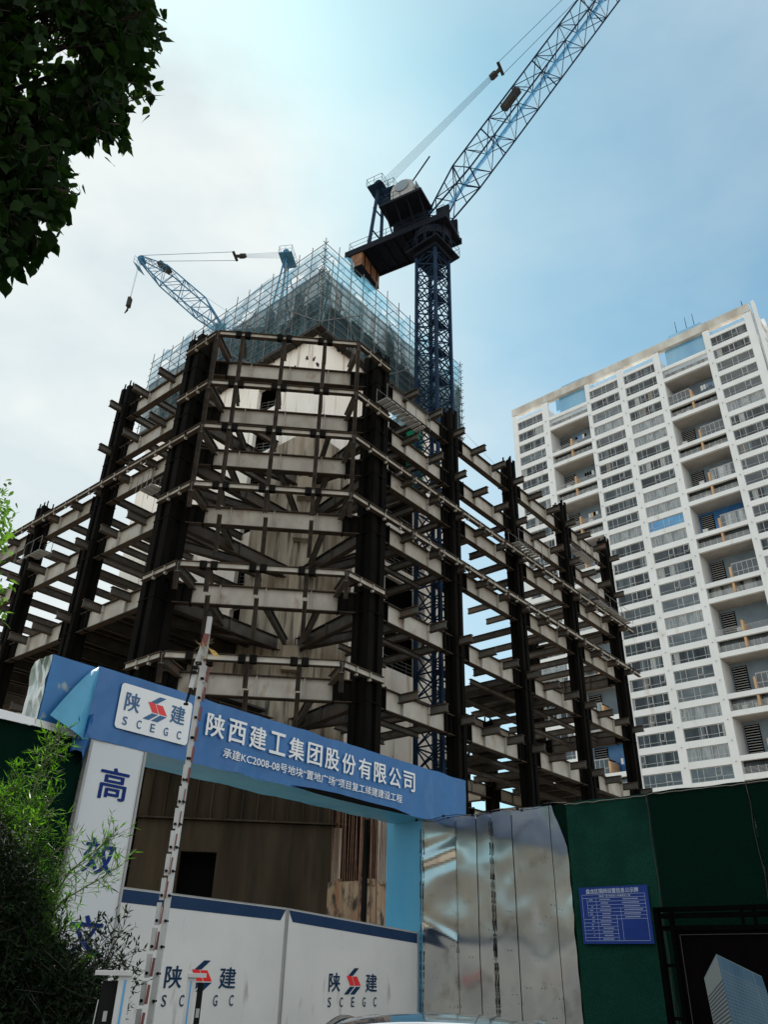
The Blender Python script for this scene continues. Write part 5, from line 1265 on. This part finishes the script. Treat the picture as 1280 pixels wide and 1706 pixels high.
# ---------------- parked car, only its roof shows
car = empty('parked_car', V((.42, 4.6, 0)), 'dark parked car whose curved roof edge crosses the bottom of the photo', 'car')
cx, cy = .42, 5.6; ca = R(4.6)
ex = V((math.cos(-ca), math.sin(-ca), 0)); ey = V((math.sin(ca), math.cos(ca), 0))
def CP(a, b, z): q = V((cx, cy, 0)) + ex * a + ey * b; return V((q.x, q.y, z))
RZ = 1.415
mb = MB(); prof = [(-2.3, .55, .86), (-2.25, .85, .88), (-1.3, .98, .90), (-.9, 1.02, .90), (1.9, 1.02, .90), (2.2, .9, .86), (2.25, .5, .84)]
rows = []
for (b, z, hw) in prof:
    rows.append([CP(-hw, b, z - .15), CP(-hw * .97, b, z - .03), CP(-hw * .6, b, z), CP(0, b, z + .02), CP(hw * .6, b, z), CP(hw * .97, b, z - .03), CP(hw, b, z - .15)])
for i in range(len(rows) - 1):
    for j in range(6): mb.poly([rows[i][j], rows[i][j + 1], rows[i + 1][j + 1], rows[i + 1][j]])
for i in range(len(rows) - 1):
    for sd_i in (0, 6):
        a, b = rows[i][sd_i], rows[i + 1][sd_i]; mb.poly([a, b, V((b.x, b.y, .32)), V((a.x, a.y, .32))])
for r_i in (0, -1):
    rr = rows[r_i]; mb.poly([V((rr[0].x, rr[0].y, .32))] + rr + [V((rr[6].x, rr[6].y, .32))])
cbod = mb.build('car_body', M['car'], car, smooth=False)
def roofz(a, b): return RZ - .055 * (abs(a) / .62) ** 2.4 - .05 * ((b + .1) / 1.0) ** 2
mb = MB(); NR_ = 14; g_ = {}
for i in range(NR_ + 1):
    for j in range(NR_ + 1):
        a = -.62 + 1.24 * i / NR_; b = -.85 + 1.75 * j / NR_; g_[i, j] = CP(a, b, roofz(a, b))
for i in range(NR_):
    for j in range(NR_): mb.poly([g_[i, j], g_[i + 1, j], g_[i + 1, j + 1], g_[i, j + 1]])
mb.build('car_roof', M['car'], car, smooth=True)
mb = MB()
def edge(a, b): return V(CP(a, b, roofz(a, b)))
lowc = {'f': (-1.45, .76, .97), 'r': (1.55, .76, 1.0)}
mb.poly([edge(-.6, -.85), edge(.6, -.85), CP(.76, -1.45, .99), CP(-.76, -1.45, .99)]); mb.poly([edge(.6, .9), edge(-.6, .9), CP(-.76, 1.5, 1.01), CP(.76, 1.5, 1.01)])
for s_ in (-1, 1): mb.poly([edge(.62 * s_, -.85), edge(.62 * s_, .9), CP(.80 * s_, 1.5, 1.01), CP(.80 * s_, -1.45, .99)])
mb.build('car_window', M['carglass'], car)
mb = MB(); mb.path([edge(-.62 + 1.24 * i / 12, -.86) + Z * .006 for i in range(13)], [.010] * 13, 6)
for s_ in (-1, 1): mb.path([edge(.6 * s_, -.85 + 1.75 * i / 8) + Z * .012 for i in range(9)], [.014] * 9, 6)
mb.build('roof_rail', M['chrome'], car)
for s_ in (-.78, .78):
    for b in (-1.45, 1.35):
        mb = MB(); c = CP(s_, b, .33); mb.tube(c - ex * .11, c + ex * .11, .33, n=24, caps=True); wl = mb.build('wheel', M['tyre'], car)
        mb = MB(); sg = 1 if s_ > 0 else -1; mb.tube(c + ex * .112 * sg, c + ex * .12 * sg, .2, n=16, caps=True); mb.build('rim', M['chrome'], wl)
for s_ in (-.62, .62): mb = MB(); mb.box(CP(s_, -2.31, .62), ex, ey, Z, .34, .05, .14); mb.build('headlight', M['lamp'], car)

# ================================================================ plants
def leaf_poly(mb, base, d, n_, ln, w, kind='broad'):
    d = d.normalized(); s_ = d.cross(n_).normalized(); nn = s_.cross(d)
    if kind == 'broad':
        pf = ((0, 0), (.15, .30), (.38, .5), (.62, .36), (.82, .12), (1, 0)); 
        L_ = [base + d * ln * t + s_ * w * k + nn * ln * (-.10 * t * t + .05 * abs(k)) for t, k in pf]; R_ = [base + d * ln * t - s_ * w * k + nn * ln * (-.10 * t * t + .05 * abs(k)) for t, k in pf[1:-1]]
        mid = [base + d * ln * t + nn * ln * (-.10 * t * t) for t in (0, .5, 1)]
        mb.poly([L_[0], L_[1], L_[2], L_[3], L_[4], L_[5], mid[1]]); mb.poly([L_[0], mid[1], L_[5]] + R_[::-1])
    else:
        mb.poly([base, base + d * ln * .35 + s_ * w * .5, base + d * ln, base + d * ln * .35 - s_ * w * .5])
def inpoly(p, poly):
    x, y = p; c = False; j = len(poly) - 1
    for i in range(len(poly)):
        xi, yi = poly[i]; xj, yj = poly[j]
        if (yi > y) != (yj > y) and x < (xj - xi) * (y - yi) / (yj - yi) + xi: c = not c
        j = i
    return c
rn = random.Random(11)
tree = empty('broadleaf_tree', V((-6.6, 3.4, 0)), 'dark broad leaved tree overhanging the top left corner of the photo', 'tree')
tb = V((-6.6, 3.4, 0)); tk = MB(); pts = [tb, tb + V((.1, .1, 2)), tb + V((.35, .4, 4)), tb + V((.9, .8, 6)), tb + V((1.7, 1.4, 8.2))]
tk.path(pts, [.22, .19, .17, .14, .08], 10); tk.build('trunk', M['bark'], tree)
outline = [(255, -60), (246, 0), (268, 35), (276, 60), (262, 110), (240, 150), (255, 172), (205, 178), (208, 235), (180, 215), (150, 240), (128, 240), (128, 262), (104, 300), (134, 330), (112, 345), (100, 380), (96, 398), (66, 400), (60, 440), (28, 430), (5, 455), (-60, 470), (-700, 500), (-900, -900), (260, -900)]
holes_ = [(35, 18, 9), (58, 8, 6), (75, 45, 8), (105, 85, 11), (92, 75, 7), (138, 85, 7), (20, 115, 9), (65, 125, 8), (35, 130, 6), (22, 180, 7), (48, 190, 6), (103, 230, 5), (205, 130, 5), (55, 150, 4), (120, 115, 4), (60, 370, 4)]
crown_c = tb + V((1.6, 1.8, 8))
lm = MB(); tw = MB(); cl = 0; tries = 0; centers = []
while cl < 2700 and tries < 120000:
    tries += 1
    if cl % 5: c = at(rn.uniform(-160, 285), rn.uniform(-120, 470), rn.uniform(3.6, 5.8))
    else: c = crown_c + V((rn.gauss(0, 1), rn.gauss(0, 1), rn.gauss(0, 1))) * 2.0
    if c.z < 3.2: continue
    pj = proj(c)
    if pj is None: ok = True
    else:
        ok = inpoly((pj[0] + 22 + rn.uniform(-4, 10), pj[1] + 14 + rn.uniform(-6, 8)), outline)
        if ok and pj[0] > -40 and pj[1] > -40:
            if any((pj[0] - hx) ** 2 + (pj[1] - hy) ** 2 < (hr + 20) ** 2 for hx, hy, hr in holes_): ok = False
        elif ok and rn.random() < .55: ok = False
    if not ok or c.y < .5: continue
    if (c - V((0, 0, CAMZ))).length < 4.3: continue
    cl += 1; centers.append(c)
    outd = (c - crown_c).normalized()
    for k in range(rn.randint(5, 8)):
        d = (outd * .3 + V((rn.uniform(-.8, .8), rn.uniform(-.8, .8), rn.uniform(-1.7, .1)))).normalized()
        base = c + V((rn.uniform(-.14, .14), rn.uniform(-.14, .14), rn.uniform(-.14, .14)))
        ln_ = rn.choice((.07, .10, .12, .14, .155)) * rn.uniform(.9, 1.1)
        pj = proj(base + d * ln_)
        if pj and pj[0] > -20 and pj[1] > -20 and any((pj[0] - hx) ** 2 + (pj[1] - hy) ** 2 < hr ** 2 for hx, hy, hr in holes_): continue
        leaf_poly(lm, base, d, V((rn.uniform(-1, 1), rn.uniform(-1, 1), rn.uniform(-.2, 1.4))), ln_, ln_ * .62)
        if rn.random() < .3: tw.tube(base, c - outd * .25, .004, .006, 3)
for pth_ in (((90, 190), (140, 212), (178, 212), (205, 205)), ((100, 225), (135, 232), (150, 226)), ((60, 300), (100, 318), (125, 322)), ((40, 370), (72, 392), (90, 396)), ((200, 20), (240, 28), (262, 40)), ((205, 110), (240, 128), (252, 150)), ((-20, 400), (10, 425), (22, 432)), ((180, -20), (225, -8), (246, -2)), ((60, 380), (62, 405), (58, 418))):
    pp = [at(a, b, 4.3) for a, b in pth_]
    for k in range(len(pp) - 1): tw.tube(pp[k], pp[k + 1], .005, .003, 4)
    for k in range(14):                              # leaf sprays hanging from the outer twigs
        f = rn.random() * (len(pp) - 1); i_ = min(int(f), len(pp) - 2); b_ = pp[i_].lerp(pp[i_ + 1], f - i_); vw = (b_ - V((0, 0, CAMZ))).normalized()
        nn_ = (vw + V((rn.uniform(-.7, .7), rn.uniform(-.5, .5), rn.uniform(-.5, .5)))).normalized(); dn = V((rn.uniform(-.5, .9), rn.uniform(-.3, .3), -1)); dn = (dn - nn_ * dn.dot(nn_)).normalized()
        st_ = b_ + dn * .03; tw.tube(b_, st_, .002, n=3); l_ = rn.uniform(.08, .13); leaf_poly(lm, st_, dn, nn_, l_, l_ * .6)
lm.build('crown', M['leaf1'], tree)
tw.build('twig', M['bark'], tree)
bb = MB()
for k in range(26):
    s_ = pts[2 + k % 3]; e = centers[rn.randrange(len(centers))]; mid = (s_ + e) / 2 + V((0, 0, .25)); bb.path([s_, mid, e], [.05, .03, .012], 5)
bb.build('limb', M['bark'], tree)

# second tree, beyond the left edge of the frame
t2 = empty('roadside_tree', V((-9.6, 13.4, 0)), 'pale green tree just showing at the left edge in front of the steel frame', 'tree')
mb = MB(); mb.path([V((-9.6, 13.4, 0)), V((-9.4, 13.2, 4)), V((-8.2, 12.2, 9))], [.2, .16, .06], 8)
mb.build('trunk', M['bark'], t2)
lm = MB(); o2 = [(-700, 780), (0, 803), (12, 808), (17, 830), (14, 850), (24, 858), (18, 885), (10, 905), (4, 915), (-8, 930), (-12, 965), (8, 970), (14, 985), (10, 1005), (2, 1018), (-10, 1030), (-700, 1200)]
cl = 0
while cl < 1100:
    c = V((-7.4, 11.6, 8.4)) + V((rn.gauss(0, 1.3), rn.gauss(0, 1.2), rn.gauss(0, 1.6))); pj = proj(c)
    if pj and not inpoly((pj[0] + 22, pj[1]), o2): continue
    cl += 1
    for k in range(9):
        leaf_poly(lm, c + V((rn.uniform(-.3, .3), rn.uniform(-.3, .3), rn.uniform(-.3, .3))), V((rn.uniform(-1, 1), rn.uniform(-1, 1), rn.uniform(-1.4, .3))), V((rn.uniform(-1, 1), rn.uniform(-1, 1), 1)), rn.uniform(.12, .2), .06, 'broad')
lm.build('crown', M['leaf2'], t2)

# bamboo clump
def spray(lm, cm_, pth, nb, ll, lw_, spread=.35, rnn=rn, up=.2):
    tot = len(pth) - 1
    for k in range(nb):
        t = (k + rnn.random()) / nb * tot; i = min(int(t), tot - 1); c = pth[i].lerp(pth[i + 1], t - i); ax = (pth[i + 1] - pth[i]).normalized()
        d = (ax * .5 + V((rnn.uniform(-1, 1), rnn.uniform(-1, 1), rnn.uniform(-.9, .9)))).normalized(); ln_ = rnn.uniform(.12, spread)
        e = c + d * ln_; cm_.tube(c, e, .003, .0015, 3)
        for q in range(rnn.randint(3, 6)):
            f = rnn.uniform(.4, 1); b_ = c.lerp(e, f); dl_ = (d * .8 + V((rnn.uniform(-1, 1), rnn.uniform(-1, 1), rnn.uniform(-.8, .8 + up)))).normalized()
            leaf_poly(lm, b_, dl_, V((rnn.uniform(-1, 1), rnn.uniform(-1, 1), 1)), rnn.uniform(ll * .6, ll * 1.2), lw_, 'n')
bam = empty('bamboo_clump', V((-3.4, 6.9, 0)), 'bushy green bamboo with sunlit tips in front of the left hoarding', 'bamboo')
lm = MB(); cmn = MB(); base = V((-3.4, 6.9, 0))
tips = [(98, 1222, 7.0, 1), (88, 1328, 6.8, 1), (40, 1290, 7.1, 1), (5, 1330, 7.1, 1), (198, 1385, 6.3, .6), (205, 1440, 6.3, .45), (118, 1400, 6.5, 1), (60, 1380, 6.6, 1), (95, 1450, 6.4, 1), (20, 1420, 6.7, 1), (-30, 1350, 7.2, 1), (-40, 1270, 7.3, 1), (70, 1500, 6.4, 1), (110, 1540, 6.4, 1), (30, 1500, 6.6, 1), (-60, 1450, 6.9, 1), (60, 1580, 6.4, 1), (130, 1610, 6.4, .8), (10, 1620, 6.6, 1), (-50, 1600, 6.9, 1), (90, 1680, 6.5, 1), (150, 1670, 6.5, 1), (40, 1700, 6.6, 1)]
for (px, py, dd, q) in tips:
    tip = at(px, py, dd); b_ = base + V((rn.uniform(-.5, .5), rn.uniform(-.3, .3), 0)); rise = tip.z
    m1 = b_.lerp(tip, .35); m1.z = rise * .55; m2 = b_.lerp(tip, .72); m2.z = rise * .90
    pth = [b_, m1, m2, tip]; cu_ = MB(); cu_.path(pth, [.012, .010, .006, .002], 5); cu_.build('culm', M['culm'], bam)
    spray(lm, cmn, [m1.lerp(m2, .4), m2, tip], int(115 * q), .085, .0095, .21)
lm.build('leaves', M['bamboo'], bam); cmn.build('twigs', M['culm'], bam)
# inner mass of the clump
lm = MB(); cmn = MB(); cl = 0
while cl < 2300:
    c = base + V((rn.gauss(0, .65), rn.gauss(.1, .35), rn.uniform(.3, 3.0))); pj = proj(c)
    if pj is None or pj[0] > 84 - max(0, (1500 - pj[1])) * .3 or pj[1] < 1330 - pj[0] * .4: 
        if pj is None or pj[0] > 0 or pj[1] < 1300: continue
    cl += 1
    for k in range(4): leaf_poly(lm, c, V((rn.uniform(-1, 1), rn.uniform(-1, 1), rn.uniform(-1, 1))), V((rn.uniform(-1, 1), rn.uniform(-1, 1), 1)), rn.uniform(.07, .13), .012, 'n')
lm.build('inner_leaves', M['bamboo'], bam)
# dark shrub at the foot of the post
shb = empty('dark_shrub', V((-2.1, 6.6, 0)), 'dark fine leaved shrub at the foot of the white post, left of the cabinet', 'shrub')
lm = MB(); st = MB(); base = V((-1.95, 6.9, 0)); nb = 0
tips = [(215, 1608, 6.4), (205, 1575, 6.5), (190, 1545, 6.5), (208, 1538, 6.6), (170, 1560, 6.4), (150, 1545, 6.5), (135, 1560, 6.5), (110, 1570, 6.4), (85, 1590, 6.3), (120, 1620, 6.3), (160, 1600, 6.3), (180, 1625, 6.3), (140, 1650, 6.3), (100, 1660, 6.3), (160, 1680, 6.2), (60, 1650, 6.3), (30, 1690, 6.3), (120, 1700, 6.2), (70, 1620, 6.3), (95, 1530, 6.4), (180, 1590, 6.5)]
for (px, py, dd) in tips:
    tip = at(px, py, dd); b_ = base + V((rn.uniform(-.5, .1), rn.uniform(-.2, .2), 0)); m1 = b_.lerp(tip, .55) + V((0, 0, tip.z * .12)); pth = [b_, m1, tip]; s2 = MB(); s2.path(pth, [.012, .008, .002], 4); s2.build('stem', M['stub'], shb)
    spray(lm, st, [b_.lerp(m1, .5), m1, tip], 80, .045, .016, .20)
mass = [(-60, 1340), (25, 1385), (60, 1455), (78, 1530), (98, 1580), (150, 1622), (168, 1655), (160, 1706), (150, 1760), (-60, 1760)]
cl = 0
while cl < 6200:
    q = (rn.uniform(-60, 190), rn.uniform(1340, 1760))
    if not inpoly((q[0] + rn.uniform(-12, 12), q[1] + rn.uniform(-14, 14)), mass): continue
    cl += 1; c = at(q[0], q[1], rn.uniform(6.15, 7.3))
    if c.z < .05: continue
    ax = V((rn.uniform(-1, 1), rn.uniform(-1, 1), rn.uniform(-.6, 1))).normalized()
    if cl % 7 == 0: st.tube(c - ax * .12, c + ax * .12, .003, .0015, 3)
    for k in range(5): leaf_poly(lm, c + ax * rn.uniform(-.1, .1), V((rn.uniform(-1, 1), rn.uniform(-1, 1), rn.uniform(-1, 1))), V((rn.uniform(-1, 1), rn.uniform(-1, 1), 1)), rn.uniform(.03, .055), .018, 'n')
lm.build('leaves', M['shrub'], shb); st.build('twigs', M['stub'], shb)
